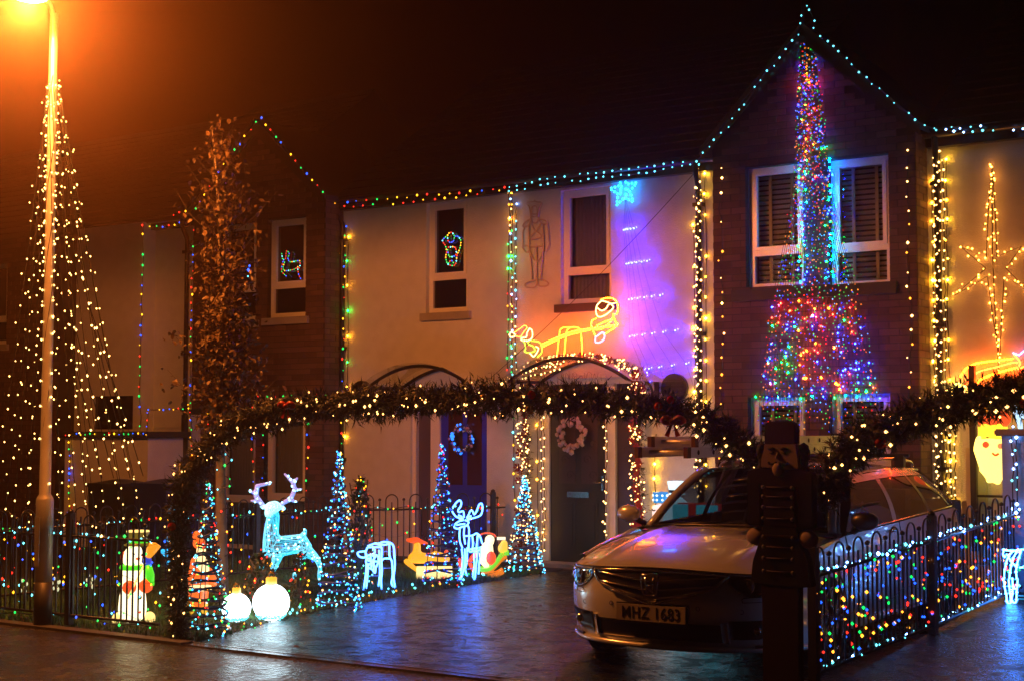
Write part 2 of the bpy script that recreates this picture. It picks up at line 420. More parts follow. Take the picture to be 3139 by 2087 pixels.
def window(parent, r, Y, split=0.72, blind=None, sill=None, depth=0.07, mullion=None, glass='glass', curtain=False, tilt=0.0):
    """casement over a fixed light; frame, sash, panes, sill, blind slats are parts"""
    x0, x1, z0, z1 = r; y = Y + depth; fr = 0.065
    zs_ = z0 + (z1 - z0) * (1 - split)
    bm = BM()
    box(bm, x0, x0 + fr, y, y + .06, z0, z1); box(bm, x1 - fr, x1, y, y + .06, z0, z1)
    box(bm, x0 + fr, x1 - fr, y, y + .06, z0, z0 + fr); box(bm, x0 + fr, x1 - fr, y, y + .06, z1 - fr, z1)
    box(bm, x0 + fr, x1 - fr, y, y + .06, zs_ - .035, zs_ + .035)
    win = obj('window', bm, M['upvc'], parent)
    bm = BM(); f2 = fr + .035                                    # opening sash, proud of the frame
    box(bm, x0 + fr - .01, x0 + f2, y - .012, y + .05, zs_ + .03, z1 - fr + .01); box(bm, x1 - f2, x1 - fr + .01, y - .012, y + .05, zs_ + .03, z1 - fr + .01)
    box(bm, x0 + f2, x1 - f2, y - .012, y + .05, zs_ + .03, zs_ + .065); box(bm, x0 + f2, x1 - f2, y - .012, y + .05, z1 - fr - .025, z1 - fr + .01)
    obj('sash', bm, M['upvc'], win)
    for (a, b, c, d_) in ((x0 + f2, x1 - f2, zs_ + .065, z1 - fr - .025), (x0 + fr, x1 - fr, z0 + fr, zs_ - .035)):
        bm = BM(); quad(bm, (a, y + .03, c), (b, y + .03, c), (b, y + .03, d_), (a, y + .03, d_)); obj('pane', bm, M['glass'] if not (blind or curtain) else M['clear'], win)
        if tilt: C.objects[-1].matrix_local = Matrix.Translation((a, y + .03, 0)) @ Matrix.Rotation(tilt, 4, 'Z') @ Matrix.Translation((-a, -y - .03, 0))
    if blind or curtain:
        bm = BM(); box(bm, x0, x1, y + .30, y + .32, z0, z1); obj('dark_interior', bm, M['room'], win)
    if curtain:
        bm = BM(); n = 60
        grid(bm, lambda u, v: (x0 + fr + (x1 - x0 - 2 * fr) * u, y + .12 + .012 * math.sin(u * 70), z0 + (z1 - z0) * v), n, 1); obj('net_curtain', bm, M['curtain'], win)
    if blind:
        k = z0 + fr + .02; 
        bm0 = None
        while k < z1 - fr:
            if bm0 is None:
                bm = BM(); box(bm, 0, x1 - x0 - 2 * fr, -.02, .02, -.002, .002, M4=Matrix.Rotation(R(-48), 4, 'X')); s = obj('slat', bm, M['slatw'], win); bm0 = s
            else:
                s = bm0.copy(); C.objects.link(s); s.parent = win
            s.location = (x0 + fr, y + .12, k); k += blind
        bm = BM()
        for q in ((x0 + x1) / 2 - .12, (x0 + x1) / 2 + .14): box(bm, q - .018, q + .018, y + .085, y + .097, z0 + fr, z1 - fr)
        obj('shutter_stile', bm, M['slatw'], win)
    if sill:
        bm = BM(); ov = .07; box(bm, x0 - ov, x1 + ov, Y - .05, Y + depth, z0 - .10, z0 - .002)
        s = obj('sill', bm, M[sill], win)
    return win
BL, BH, CO = 0.215, 0.065, 0.075
def bricks(parent, zones, Y, openings, limit=300, focus=None, side=None):
    """stretcher bond on a wall; the nearest 300 as objects, the rest joined. zones: (x0,x1,z0,z1, top(x)->z)"""
    out = []
    x0, x1, z0, z1, top = zones
    row = 0; z = z0
    while z < z1:
        x = x0 - (0 if row % 2 == 0 else (BL + .01) / 2)
        while x < x1 - .01:
            a, b = max(x + .005, x0), min(x + BL + .005, x1)
            x += BL + .01
            if b - a < .03: continue
            segs = [(a, b)]
            if top and (z + BH > min(top(a), top(b))): continue
            for o in openings:
                if o[2] - .005 < z + BH / 2 < o[3] + .005:
                    ns = []
                    for (s, t) in segs:
                        if t <= o[0] or s >= o[1]: ns.append((s, t)); continue
                        if s < o[0] - .03: ns.append((s, o[0]))
                        if t > o[1] + .03: ns.append((o[1], t))
                    segs = ns
            for s, t in segs: out.append((s, t, z))
        z += CO; row += 1
    f = focus or Vector((0, 0, 2))
    out.sort(key=lambda q: ((q[0] - f.x) ** 2 + (Y - f.y) ** 2 + (q[2] - f.z) ** 2))
    bm = BM(); box(bm, 0, BL, -.008, 0.03, 0, BH); me = bpy.data.meshes.new('brick'); bm.to_mesh(me); bm.free(); me.materials.append(M['brick'])
    n = 0; rest = BM()
    for s, t, z in out:
        dy = random.uniform(-.002, .002)
        if n < limit and t - s > BL - .02:
            o = bpy.data.objects.new('brick', me); C.objects.link(o); o.parent = parent; o.location = (s, Y + dy, z); o.scale = ((t - s) / BL, 1, 1); n += 1
        else: box(rest, s, t, Y - .008 + dy, Y + .03, z, z + BH)
    o = obj('brick', rest, M['brick'], parent); o['kind'] = 'stuff'
def side_bricks(parent, X, y0, y1, z0, z1, m=None):
    bm = BM(); z = z0; r = 0
    while z < z1:
        cuts = [y0, y0 + .215, y1] if r % 2 == 0 else [y0, y0 + .1025, y0 + .32, y1]
        for a, b in zip(cuts, cuts[1:]):
            if b - a > .02: box(bm, X - .02, X + .006 + random.uniform(-.001, .001), a + .005, b - .005, z, z + BH)
        z += CO; r += 1
    o = obj('brick', bm, M['brick'], parent); o['kind'] = 'stuff'; return o
def tiles(parent, x0, x1, y0, z0, y1, z1):
    """slate courses on a roof slope, joined"""
    bm = BM(); n = int(math.hypot(y1 - y0, z1 - z0) / .25); 
    for i in range(n):
        a, b = i / n, (i + 1.15) / n; x = x0 - (0.15 if i % 2 else 0)
        while x < x1:
            p, q = max(x, x0), min(x + .29, x1)
            if q - p > .02:
                ya, za = y0 + (y1 - y0) * a, z0 + (z1 - z0) * a + .02; yb, zb = y0 + (y1 - y0) * b, z0 + (z1 - z0) * b + .006
                quad(bm, (p, ya, za), (q, ya, za), (q, yb, zb), (p, yb, zb)); quad(bm, (p, ya, za - .015), (q, ya, za - .015), (q, ya, za), (p, ya, za))
            x += .30
    o = obj('slate', bm, M['slate'], parent); o['kind'] = 'stuff'; return o
def gutter(parent, x0, x1, Y, z0, z1):
    bm = BM(); box(bm, x0, x1, Y - .10, Y - .002, z0 - .05, z0 + .10); obj('fascia', bm, M['gutter'], parent)
    bm = BM()
    grid(bm, lambda u, v: (x0 + (x1 - x0) * u, Y - .155 - .055 * math.cos(math.pi * v), z0 + .09 - .055 * math.sin(math.pi * v)), 1, 8); o = obj('gutter', bm, M['gutter'], parent)
def downpipe(parent, X, Y, ztop, zbot=0.05, sx=0):
    bm = BM(); tube(bm, curve([(X + sx, Y - .16, ztop), (X + sx * .8, Y - .14, ztop - .12), (X, Y - .05, ztop - .28), (X, Y - .045, ztop - .45)], 5) + [Vector((X, Y - .045, zbot))], 0.034, 10)
    dp = obj('downpipe', bm, M['gutter'], parent)
    z = ztop - .5
    while z > .3:
        bm = BM(); box(bm, X - .06, X + .06, Y - .09, Y - .001, z, z + .045); z -= 1.5; obj('pipe_clip', bm, M['gutter'], dp)

# ---- house with the blue door (centre) and house with the green door + big gable
zE = lambda px, py: P(px, py, YF).z
eave_mid = zE(1300, 424)
xA = P(776, 700, YF).x        # left end of the long white wall
xB = P(1177, 700, YF).x       # party line under the string of lights
xC = P(1644, 700, YG).x       # left front corner of the big gable
xD = P(2113, 700, YG).x       # right corner of the big gable
xE = P(445, 700, YG).x; xF = P(748, 700, YG).x      # left gable
xZ = xD + 4.2
hb = thing('terraced_house', 'cream rendered house with a blue front door under a curved canopy', 'house', (0, 0, 0), group='terraced houses along the street')
w1 = rect(982, 1076, 470, 722, YF)
bdr = rect(946, 1121, 940, 1300, YF); bdr = (bdr[0], bdr[1], 0.02, P(1121, 935, YF).z)
bm = BM(); wall_mesh(bm, xA - .02, xB, 0, eave_mid, YF, [w1, bdr]); obj('wall', bm, M['render'], hb)
window(hb, w1, YF, .68, sill='sill')
hg = thing('terraced_house', 'house with a green front door and a tall brown brick gable', 'house', (0, 0, 0), group='terraced houses along the street')
w2 = rect(1291, 1407, 440, 702, YF)
gdr = rect(1240, 1476, 900, 1300, YF); gdr = (gdr[0], gdr[1], 0.03, 2.28)
bm = BM(); wall_mesh(bm, xB, xC + .05, 0, eave_mid, YF, [w2, gdr]); obj('wall', bm, M['render'], hg)
window(hg, w2, YF, .72, curtain=True, sill='darksill')
# bins of measured big gable
apx = P(1857, 78, YG); zEl = P(1640, 335, YG).z; zEr = P(2116, 300, YG).z
zEg = (zEl + zEr) / 2
def gtop(x):
    if x < apx.x: return zEg + (apx.z - zEg) * (x - xC) / (apx.x - xC)
    return zEg + (apx.z - zEg) * (xD - x) / (xD - apx.x)
g1 = rect(1716, 1850, 388, 668, YG); g2 = rect(1906, 2048, 369, 664, YG)
g3 = rect(1722, 1856, 915, 1180, YG); g4 = rect(1909, 2052, 905, 1180, YG)
ops = [g1, g2, g3, g4]
bm = BM(); wall_mesh(bm, xC, xD, 0, zEg, YG, ops)
v = [bm.verts.new(q) for q in ((xC, YG, zEg), (xD, YG, zEg), (apx.x, YG, apx.z))]; bm.faces.new(v)
quad(bm, (xD, YG, 0), (xD, YF, 0), (xD, YF, zEg), (xD, YG, zEg)); quad(bm, (xC, YF, 0), (xC, YG, 0), (xC, YG, zEg), (xC, YF, zEg))
gw = obj('gable_wall', bm, M['mortar'], hg)
bricks(gw, (xC, xD, .01, apx.z, lambda x: gtop(x) - .02), YG, ops, 300, Vector((-5, 10, 3.2)))
side_bricks(gw, xD, YG, YF, .01, zEg - .05)
for r_ in (g1, g2): window(hg, r_, YG, .70, blind=.056, depth=.09, tilt=R(-2.2))
for r_ in (g3, g4): window(hg, r_, YG, .60, blind=.056, depth=.09)
bm = BM(); sx0 = P(1690, 690, YG).x; sx1 = P(2068, 665, YG).x; box(bm, sx0, sx1, YG - .07, YG - .009, g1[2] - .13, g1[2] - .005); obj('long_sill', bm, M['darksill'], hg)
# ---- left gable house
hl = thing('terraced_house', 'house with a low brown brick gable behind the leafy street tree', 'house', (0, 0, 0), group='terraced houses along the street')
apl = P(600, 293, YG); zLl = (P(445, 487, YG).z + P(750, 455, YG).z) / 2
def ltop(x):
    if x < apl.x: return zLl + (apl.z - zLl) * (x - xE) / (apl.x - xE)
    return zLl + (apl.z - zLl) * (xF - x) / (xF - apl.x)
wl1 = rect(618, 705, 508, 733, YG); wl0 = rect(505, 590, 520, 742, YG)
wl2 = rect(610, 703, 955, 1262, YG); wl3 = rect(505, 588, 965, 1262, YG)
opl = [wl0, wl1, wl2, wl3]
bm = BM(); wall_mesh(bm, xE, xF, 0, zLl, YG, opl)
v = [bm.verts.new(q) for q in ((xE, YG, zLl), (xF, YG, zLl), (apl.x, YG, apl.z))]; bm.faces.new(v)
quad(bm, (xF, YG, 0), (xF, YF, 0), (xF, YF, zLl), (xF, YG, zLl)); quad(bm, (xE, YF, 0), (xE, YG, 0), (xE, YG, zLl), (xE, YF, zLl))
gw2 = obj('gable_wall', bm, M['mortar'], hl)
bricks(gw2, (xE, xF, .01, apl.z, lambda x: ltop(x) - .02), YG, opl, 300, Vector((-13, 13, 3.0)))
side_bricks(gw2, xF, YG, YF, .01, zLl - .05)
window(hl, wl0, YG, .68, sill='sill'); window(hl, wl1, YG, .68, sill='sill')
window(hl, wl2, YG, .62, curtain=True); window(hl, wl3, YG, .62, curtain=True)
# white walls left of it, porch blocks
xG = P(205, 700, YF).x; xH = P(327, 700, YF - .25).x
zW1 = P(325, 512, YF - .25).z; zW2 = P(400, 520, YF).z
wd = rect(214, 306, 912, 988, YF - .25)
bm = BM(); wall_mesh(bm, xG, xH, 0, zW1, YF - .25, [wd]); quad(bm, (xH, YF - .25, 0), (xH, YF, 0), (xH, YF, zW1), (xH, YF - .25, zW1)); obj('wall', bm, M['render'], hl)
bm = BM(); wall_mesh(bm, xH, xE + .02, 0, zW2, YF, []); obj('wall', bm, M['render'], hl)
bm = BM(); box(bm, wd[0], wd[1], YF - .2, YF - .19, wd[2], wd[3]); obj('pane', bm, M['glass'], hl)
pr = thing('porch', 'low cream rendered porch block beside the wheelie bins', 'porch', (0, 0, 0))
yP = YF - 1.3
a = P(150, 1010, yP); b_ = P(341, 1010, yP); zt = P(250, 998, yP).z
bm = BM(); box(bm, a.x, b_.x, yP, YF - .26, 0, zt - .06); obj('wall', bm, M['render'], pr)
bm = BM(); box(bm, a.x - .06, b_.x + .05, yP - .06, YF - .25, zt - .055, zt + .03); obj('flat_roof', bm, M['slate'], pr)
pr2 = thing('porch', 'taller cream porch next to the brick gable with a dark corner pipe', 'porch', (0, 0, 0))
yQ = YF - .55
a2 = P(341, 1010, yQ); b2 = P(436, 1010, yQ); zt2 = P(390, 945, yQ).z
bm = BM(); box(bm, b_.x + .06, b2.x, yQ, YF - .01, 0, zt2 - .06); obj('wall', bm, M['render'], pr2)
bm = BM(); box(bm, b_.x + .06, b2.x + .05, yQ - .06, YF - .015, zt2 - .055, zt2 + .02); obj('flat_roof', bm, M['slate'], pr2)
bm = BM(); xx = P(425, 1000, yQ - .06).x; tube(bm, [(xx, yQ - .06, 0), (xx, yQ - .06, zt2 - .06)], .05, 8); obj('corner_pipe', bm, M['gutter'], pr2)
# far left brick house
hf = thing('terraced_house', 'dark brown brick house at the far left behind the street lamp', 'house', (0, 0, 0), group='terraced houses along the street')
zf = P(100, 555, YG).z; xf0 = xG - 7; yB = YG - .2
fo = [(xG - 1.25 - .9, xG - 1.25, 3.0, 4.3), (xG - 1.4 - .9, xG - 1.4, .9, 2.1), (xG - 4.2, xG - 3.2, 3.0, 4.3)]
bm = BM(); wall_mesh(bm, xf0, xG - .02, 0, zf, yB, fo); quad(bm, (xG - .02, yB, 0), (xG - .02, YF, 0), (xG - .02, YF, zf), (xG - .02, yB, zf)); fw = obj('wall', bm, M['mortar'], hf)
bricks(fw, (xf0, xG - .02, .01, zf, None), yB, fo, 0, Vector((-16, 13, 3)))
for r_ in fo: window(hf, r_, yB, .7, sill='sill')
# right house
hr = thing('terraced_house', 'cream rendered house at the right edge with a big orange star on its wall', 'house', (0, 0, 0), group='terraced houses along the street')
zR = P(2250, 322, YF).z
dd = (P(2262, 1100, YF).x, P(2296, 1100, YF).x, .3, P(2275, 1026, YF).z)
bm = BM(); wall_mesh(bm, xD, xD + 6, 0, zR, YF, []); obj('wall', bm, M['render'], hr)
pd_ = BM(); q0 = P(2228, 1100, YF).x; q1 = P(2262, 1100, YF).x; zt_ = P(2245, 1030, YF).z
box(pd_, q0, q1 + .05, YF - .05, YF - .001, .3, zt_); obj('side_door', pd_, mat('cream_door', (0.62, 0.58, 0.4), 0.5), hr)
# ---- roofs
rd = 3.6
def roof(h, x0, x1, z):
    bm = BM(); y0 = YF - .22; quad(bm, (x0, y0, z + .08), (x1, y0, z + .08), (x1, YF + rd, z + .08 + rd * .7), (x0, YF + rd, z + .08 + rd * .7)); 
    quad(bm, (x0, YF + 2 * rd, z + .08), (x1, YF + 2 * rd, z + .08), (x1, YF + rd, z + .08 + rd * .7), (x0, YF + rd, z + .08 + rd * .7))
    r_ = obj('roof', bm, M['slate'], h); tiles(r_, x0, x1, y0, z + .10, YF + rd, z + .10 + rd * .7); return r_
roof(hb, xF, xB, eave_mid); roof(hg, xB, xC + .1, eave_mid); roof(hr, xD, xD + 6, zR); roof(hl, xG, xE + .1, zW2 + .02); roof(hf, xf0, xG, zf)
def gable_roof(h, x0, x1, ax, ze, za):
    for s, xs_ in ((-1, x0), (1, x1)):
        bm = BM(); ov = .10; dx = (xs_ - ax); k = (za - ze) / abs(dx); xo = xs_ + s * ov; zo = ze - k * ov
        y0 = YG - .14; y1 = YF + 1.8
        for (za_, zb_) in ((0.03, 0.10),):
            vv = [(ax, y0, za + za_), (xo, y0, zo + za_), (xo, y1, zo + za_), (ax, y1, za + za_)]; vt = [(p[0], p[1], p[2] + .07) for p in vv]
            V = [bm.verts.new(q) for q in vv + vt]
            for f in ((0, 3, 2, 1), (4, 5, 6, 7), (0, 1, 5, 4), (1, 2, 6, 5), (2, 3, 7, 6)): bm.faces.new([V[i] for i in f])
        obj('roof', bm, M['slate'], h)
    bm = BM()
    for s, xs_ in ((-1, x0), (1, x1)):
        dx = xs_ - ax; k = (za - ze) / abs(dx); xo = xs_ + s * .08
        V = [bm.verts.new(q) for q in ((ax, YG - .12, za - .12), (xo, YG - .12, ze - .12), (xo, YG - .12, ze + .03 - k * .08), (ax, YG - .12, za + .03))]; bm.faces.new(V)
    obj('bargeboard', bm, M['gutter'], h)
gable_roof(hg, xC, xD, apx.x, zEg, apx.z); gable_roof(hl, xE, xF, apl.x, zLl, apl.z)
# finial spike on the big gable
bm = BM(); tube(bm, [(apx.x, YG - .1, apx.z), (apx.x, YG - .1, apx.z + .38)], .02, 6); ball(bm, (apx.x, YG - .1, apx.z + .4), .035); obj('ridge_finial', bm, M['slate'], hg)
gutter(hb, xF + .02, xB, YF, eave_mid, 0); gutter(hg, xB, xC - .02, YF, eave_mid, 0); gutter(hr, xD + .02, xD + 6, YF, zR, 0); gutter(hl, xG, xE - .02, YF, zW2, 0)
for h, px, sx in ((hb, 787, -.08), (hg, 1610, .02), (hr, 2162, .02)):
    downpipe(h, P(px, 700, YF - .05).x, YF, {hb: eave_mid, hg: eave_mid, hr: zR}[h] + .05, sx=sx)
downpipe(hl, P(440, 700, YF).x - .05, YF, zW2 + .05)
# ---- blue door
x0, x1, z0, z1 = bdr; y = YF + .06
bl = mat('blue_door_paint', (0.03, 0.04, 0.60), 0.3); bm = BM()
for a_, b__ in ((x0, x0 + .06), (x1 - .02, x1)): box(bm, a_, b__, y - .02, y + .06, z0, z1)
xm = P(1008, 1100, YF).x; xs2 = P(994, 1100, YF).x
box(bm, xs2 - .05, xm, y - .02, y + .06, z0, z1); box(bm, x0 + .06, xs2 - .05, y - .02, y + .06, z1 - .07, z1); box(bm, xm, x1 - .02, y - .02, y + .06, z1 - .05, z1)
obj('door_frame', bm, M['upvc'], hb)
bm = BM(); box(bm, x0 + .06, xs2 - .05, y + .04, y + .05, z0, z1 - .07); obj('side_pane', bm, mat('grey_side_pane', (0.10, 0.085, 0.12), 0.12), hb)
door = BM(); box(door, xm, x1 - .02, y + .01, y + .055, z0, z1 - .05); dr_ = obj('front_door', door, bl, hb)
dw = x1 - .02 - xm
for a_, b__, c_, d_ in ((.16, .46, .95, 1.95), (.56, .86, .95, 1.95)):
    bm = BM(); box(bm, xm + dw * a_, xm + dw * b__, y + .004, y + .012, c_, d_); obj('door_pane', bm, mat('brown_tinted_pane', (0.05, 0.015, 0.01), 0.1) if 'brown_tinted_pane' not in bpy.data.materials else bpy.data.materials['brown_tinted_pane'], dr_)
for a_, b__, c_, d_ in ((.16, .46, .15, .8), (.56, .86, .15, .8)):
    bm = BM(); box(bm, xm + dw * a_, xm + dw * b__, y + .004, y + .012, c_, d_); box(bm, xm + dw * (a_ + .05), xm + dw * (b__ - .05), y - .002, y + .004, c_ + .05, d_ - .05); obj('door_panel', bm, bl, dr_)
# ---- green door with side light
x0, x1, z0, z1 = gdr; y = YF + .07
gl = mat('dark_green_door', (0.018, 0.028, 0.026), 0.4); xl = P(1260, 1100, YF).x; xr = P(1389, 1100, YF).x; xr2 = P(1412, 1100, YF).x
bm = BM(); box(bm, x0, xl, y - .02, y + .06, z0, z1); box(bm, xr, xr2, y - .02, y + .06, z0, z1); box(bm, xl, xr, y - .02, y + .06, z1 - .07, z1); box(bm, xr2, x1, y - .02, y + .06, z1 - .07, z1); box(bm, x1 - .04, x1, y - .022, y + .058, z0, z1 - .07); obj('door_frame', bm, M['upvc'], hg)
bm = BM(); box(bm, xl, xr, y + .01, y + .055, z0, z1 - .07); gd = obj('front_door', bm, gl, hg)
dw = xr - xl
def ring(bm, cx_, cz_, r_, Y_, t=.004, turns=1.4):
    tube(bm, [(cx_ + math.cos(a * .3) * r_ * (1 - a / (turns * 21)) , Y_, cz_ + math.sin(a * .3) * r_ * (1 - a / (turns * 21))) for a in range(int(turns * 21))], t, 4)
scroll = mat('etched_scroll', (0.006, 0.005, 0.008), 0.5); frost = mat('frosted_panel', (0.05, 0.04, 0.04), 0.35)
for a_, b__ in ((.16, .45), (.56, .85)):
    bm = BM(); box(bm, xl + dw * a_, xl + dw * b__, y + .004, y + .012, 1.0, 2.0); pn = obj('door_pane', bm, frost, gd)
    bm = BM()
    for k in range(5): ring(bm, xl + dw * (a_ + .15 + .05 * (-1) ** k), 1.1 + .19 * k, .06, y + .001)
    obj('etching', bm, scroll, pn)
    bm = BM(); box(bm, xl + dw * a_, xl + dw * b__, y + .004, y + .012, .18, .82); box(bm, xl + dw * (a_ + .05), xl + dw * (b__ - .05), y - .003, y + .004, .24, .76); obj('door_panel', bm, gl, gd)
bm = BM(); box(bm, P(1299, 1140, YF).x, P(1349, 1140, YF).x, y - .006, y + .0095, P(1325, 1145, YF).z, P(1325, 1132, YF).z); obj('letterbox', bm, M['grate'], gd)
bm = BM(); hx = P(1378, 1111, YF).x; hz_ = P(1378, 1111, YF).z; tube(bm, [(hx + .02, y - .04, hz_), (hx - .09, y - .04, hz_)], .009, 6); box(bm, hx + .005, hx + .035, y - .012, y + .0095, hz_ - .1, hz_ + .08); obj('handle', bm, M['grate'], gd)
bm = BM(); box(bm, xr2, x1 - .04, y + .03, y + .045, z0, z1 - .07); sp = obj('side_pane', bm, frost, hg)
bm = BM()
for k in range(9): ring(bm, (xr2 + x1) / 2 + .05 * (-1) ** k, .4 + .2 * k, .07, y + .028)
obj('etching', bm, scroll, sp)
bm = BM(); box(bm, x0 - .05, x1 + .02, YF - .30, YF - .005, -.01, .055); obj('door_step', bm, M['sill'], hg)
# ---- round vents on the white wall
for h, px, py in ((hb, 836, 905), (hg, 1556, 893)):
    c = P(px, py, YF); bm = BM(); n = 20
    V = [bm.verts.new((c.x + .17 * math.cos(t * 2 * math.pi / n), YF - .05, c.z + .17 * math.sin(t * 2 * math.pi / n))) for t in range(n)]
    W = [bm.verts.new((v.co.x, YF - .001, v.co.z)) for v in V]; bm.faces.new(V)
    for k in range(n): bm.faces.new((V[k], W[k], W[(k + 1) % n], V[(k + 1) % n]))
    for k in range(5): box(bm, c.x - .12, c.x + .12, YF - .07, YF - .051, c.z - .1 + k * .045, c.z - .08 + k * .045)
    v_ = obj('wall_plaque', bm, M['gutter'], h)
# ---- curved canopies
def canopy(label, pxl, pxr, pyb, pyt):
    a = P(pxl, pyb, YF - .02); b = P(pxr, pyb - 2, YF - .02); t = P((pxl + pxr) / 2, pyt, YF - .02)
    # picture edges belong to the front edge which stands ~0.75 m out
    D = .72; a = P(pxl, pyb, YF - D); wdt = 1.62; xa = a.x; xb = xa + wdt; zb = a.z; rise = .26
    root = thing('door_canopy', label, 'canopy', ((xa + xb) / 2, YF, zb)); hw = wdt / 2
    f = lambda u: (u * 2 - 1)
    arc = lambda u: rise * (1 - f(u) ** 2)
    bm = BM(); grid(bm, lambda u, v: (f(u) * (hw + .12), -.01 - D * 1.12 * v, arc(u) - .06 * abs(f(u)) ** 3 + .012), 20, 1); obj('glass_sheet', bm, M['clear'], root)
    bm = BM(); tube(bm, [(f(k / 16) * hw, -D, arc(k / 16) - .025) for k in range(17)], .022, 8); obj('front_bar', bm, M['black'], root)
    bm = BM(); tube(bm, [(f(k / 16) * hw, -.03, arc(k / 16) - .025) for k in range(17)], .022, 8); obj('wall_bar', bm, M['black'], root)
    for s in (-1, 1):
        bm = BM(); tube(bm, [(s * hw, -D, -.02), (s * hw, -.03, -.02)], .022, 8); obj('side_bar', bm, M['black'], root)
        bm = BM(); tube(bm, curve([(s * hw, -.30, -.03), (s * hw, -.16, -.10), (s * hw, -.03, -.30)], 4), .016, 6); box(bm, s * hw - .03, s * hw + .03, -.02, -.002, -.42, .0); obj('bracket', bm, M['black'], root)
    return root
can1 = canopy('curved glass canopy on black brackets above the blue front door', 847, 1100, 888, 845)
can2 = canopy('curved glass canopy above the green front door under the glowing seesaw figures', 1172, 1440, 873, 826)
# ================================================================= RAILINGS
def fence(name, label, path, period, h_rail=0.70, h_bot=0.08, hoop=0.18, posts=(), group=None):
    """bow-top railing: hoop over two uprights, short upright inside, ball-topped upright between"""
    pts = [Vector(p) for p in path]
    seg = [(b - a).length for a, b in zip(pts, pts[1:])]; T = sum(seg)
    def at(s):
        for a, b, l in zip(pts, pts[1:], seg):
            if s <= l or b is pts[-1]: return a.lerp(b, s / l), (b - a).normalized()
            s -= l
    root = thing(name, label, 'railing', pts[0], 0, group); o0 = pts[0]
    bm = BM(); box(bm, -.006, .006, -.006, .006, h_bot, h_rail + .09); me = bpy.data.meshes.new('bar'); bm.to_mesh(me); bm.free(); me.materials.append(M['black'])
    bm = BM(); box(bm, -.006, .006, -.006, .006, h_bot, h_rail + .10); ball(bm, (0, 0, h_rail + .12), .021); me2 = bpy.data.meshes.new('ball_bar'); bm.to_mesh(me2); bm.free(); me2.materials.append(M['black'])
    w_ = period * .5
    def one(me_, nm, s):
        p, t = at(s); o = bpy.data.objects.new(nm, me_); C.objects.link(o); o.parent = root; o.location = p - o0; o.rotation_euler = (0, 0, math.atan2(t.y, t.x))
    bm = BM(); tube(bm, [(-w_ / 2, 0, h_bot), (-w_ / 2, 0, h_rail + hoop - w_ / 2)] + [(-w_ / 2 * math.cos(math.pi * k / 10), 0, h_rail + hoop - w_ / 2 + w_ / 2 * math.sin(math.pi * k / 10)) for k in range(1, 10)] + [(w_ / 2, 0, h_rail + hoop - w_ / 2), (w_ / 2, 0, h_bot)], .0075, 6)
    me3 = bpy.data.meshes.new('hoop'); bm.to_mesh(me3); bm.free(); me3.materials.append(M['black'])
    s = period * .35
    while s < T - period * .2:
        one(me3, 'hoop', s); one(me, 'bar', s); one(me2, 'ball_bar', s + period * .5); s += period
    for hh in (h_bot, h_rail):
        bm = BM(); tube(bm, [p - o0 + Vector((0, 0, hh)) for p in pts], .014, 4); obj('rail', bm, M['black'], root)
    for s in posts:
        p, t = at(s); bm = BM(); box(bm, -.028, .028, -.028, .028, 0, h_rail + .19); ball(bm, (0, 0, h_rail + .20), .032)
        o = obj('post', bm, M['black'], root); o.location = p - o0; o.rotation_euler = (0, 0, math.atan2(t.y, t.x))
    return root, at, T
fA = [Vector((-13.2, YS + .06, 0.02)), Vector((PZ(386, 1463).x, YS + .06, 0.02))]
fence('street_railing', 'black bow top railing along the pavement in front of the glowing snowman', fA, .27, h_rail=.74, posts=(0.02, 1.6, 3.1))
fB = [Vector((-12.0, 8.6, 0)), Vector((-11.55, 13.4, 0)), Vector((-10.32, 15.15, 0))]
_, atB, TB = fence('garden_railing', 'black bow top railing across the lawn behind the cyan reindeer', fB, .30, posts=(3.6, 6.8))
fC = [Vector((-3.74, 8.98, rz(8.98) - .02)), Vector((-3.58, 11.0, rz(11) - .02)), Vector((-3.47, 12.85, rz(12.85) - .02))]
_, atC, TC = fence('driveway_railing', 'black bow top railing beside the silver car covered in coloured lights', fC, .29, posts=(0.02, 1.93))

# net of sparse bulbs on a railing
def net_on(name, label, path, z0, z1, n, cols, r=.011, off=.02, group=None):
    pts = [Vector(p) for p in path]; root = thing(name, label, 'net lights', pts[0], 0, group); bm = BM(); mats = [L[c] for c in cols]
    seg = [(b - a).length for a, b in zip(pts, pts[1:])]; T = sum(seg); wb = BM()
    for k in range(n):
        s = T * (k + random.random()) / n
        for a, b, l in zip(pts, pts[1:], seg):
            if s <= l: break
            s -= l
        p = a.lerp(b, min(1, s / l)); z = random.uniform(z0, z1)
        q = p + Vector((random.uniform(-off, off), random.uniform(-off, off), z)) - pts[0]
        octa(bm, q, r * random.uniform(.8, 1.25), random.randrange(len(mats)))
    o = obj('bulb', bm, mats, root); o['kind'] = 'stuff'
    zz = z1; k = 0
    for zz in (z1, (z0 + z1) / 2, z0):
        a = [p + Vector((0.015, 0, zz + .03 * math.sin(i))) - pts[0] for i, p in enumerate(resample(pts, .1))]
        tube(wb, a, .002, 3)
    obj('cable', wb, M['wire'], root); return root
MULTI = ['red', 'green', 'blue', 'yellow', 'ice']
zr = lambda path, dz: [Vector(p) + Vector((0, 0, dz)) for p in path]
lights('rail_lights', 'cold white bulbs on the top rail beside the silver car', 'string lights', [zr(fC, .72)], .075, ['rail', 'rail', 'ice'], r=.012, jit=.02)
lights('rail_lights', 'cold white bulbs along the bottom rail beside the silver car', 'string lights', [zr(fC, .10)], .10, ['rail', 'rail', 'ice'], r=.011, jit=.02)
net_on('net_lights', 'multicoloured net lights draped over the railing beside the silver car', fC, .12, .70, 290, ['red', 'green', 'blue', 'blue', 'amber', 'amber', 'red'], r=.0115)
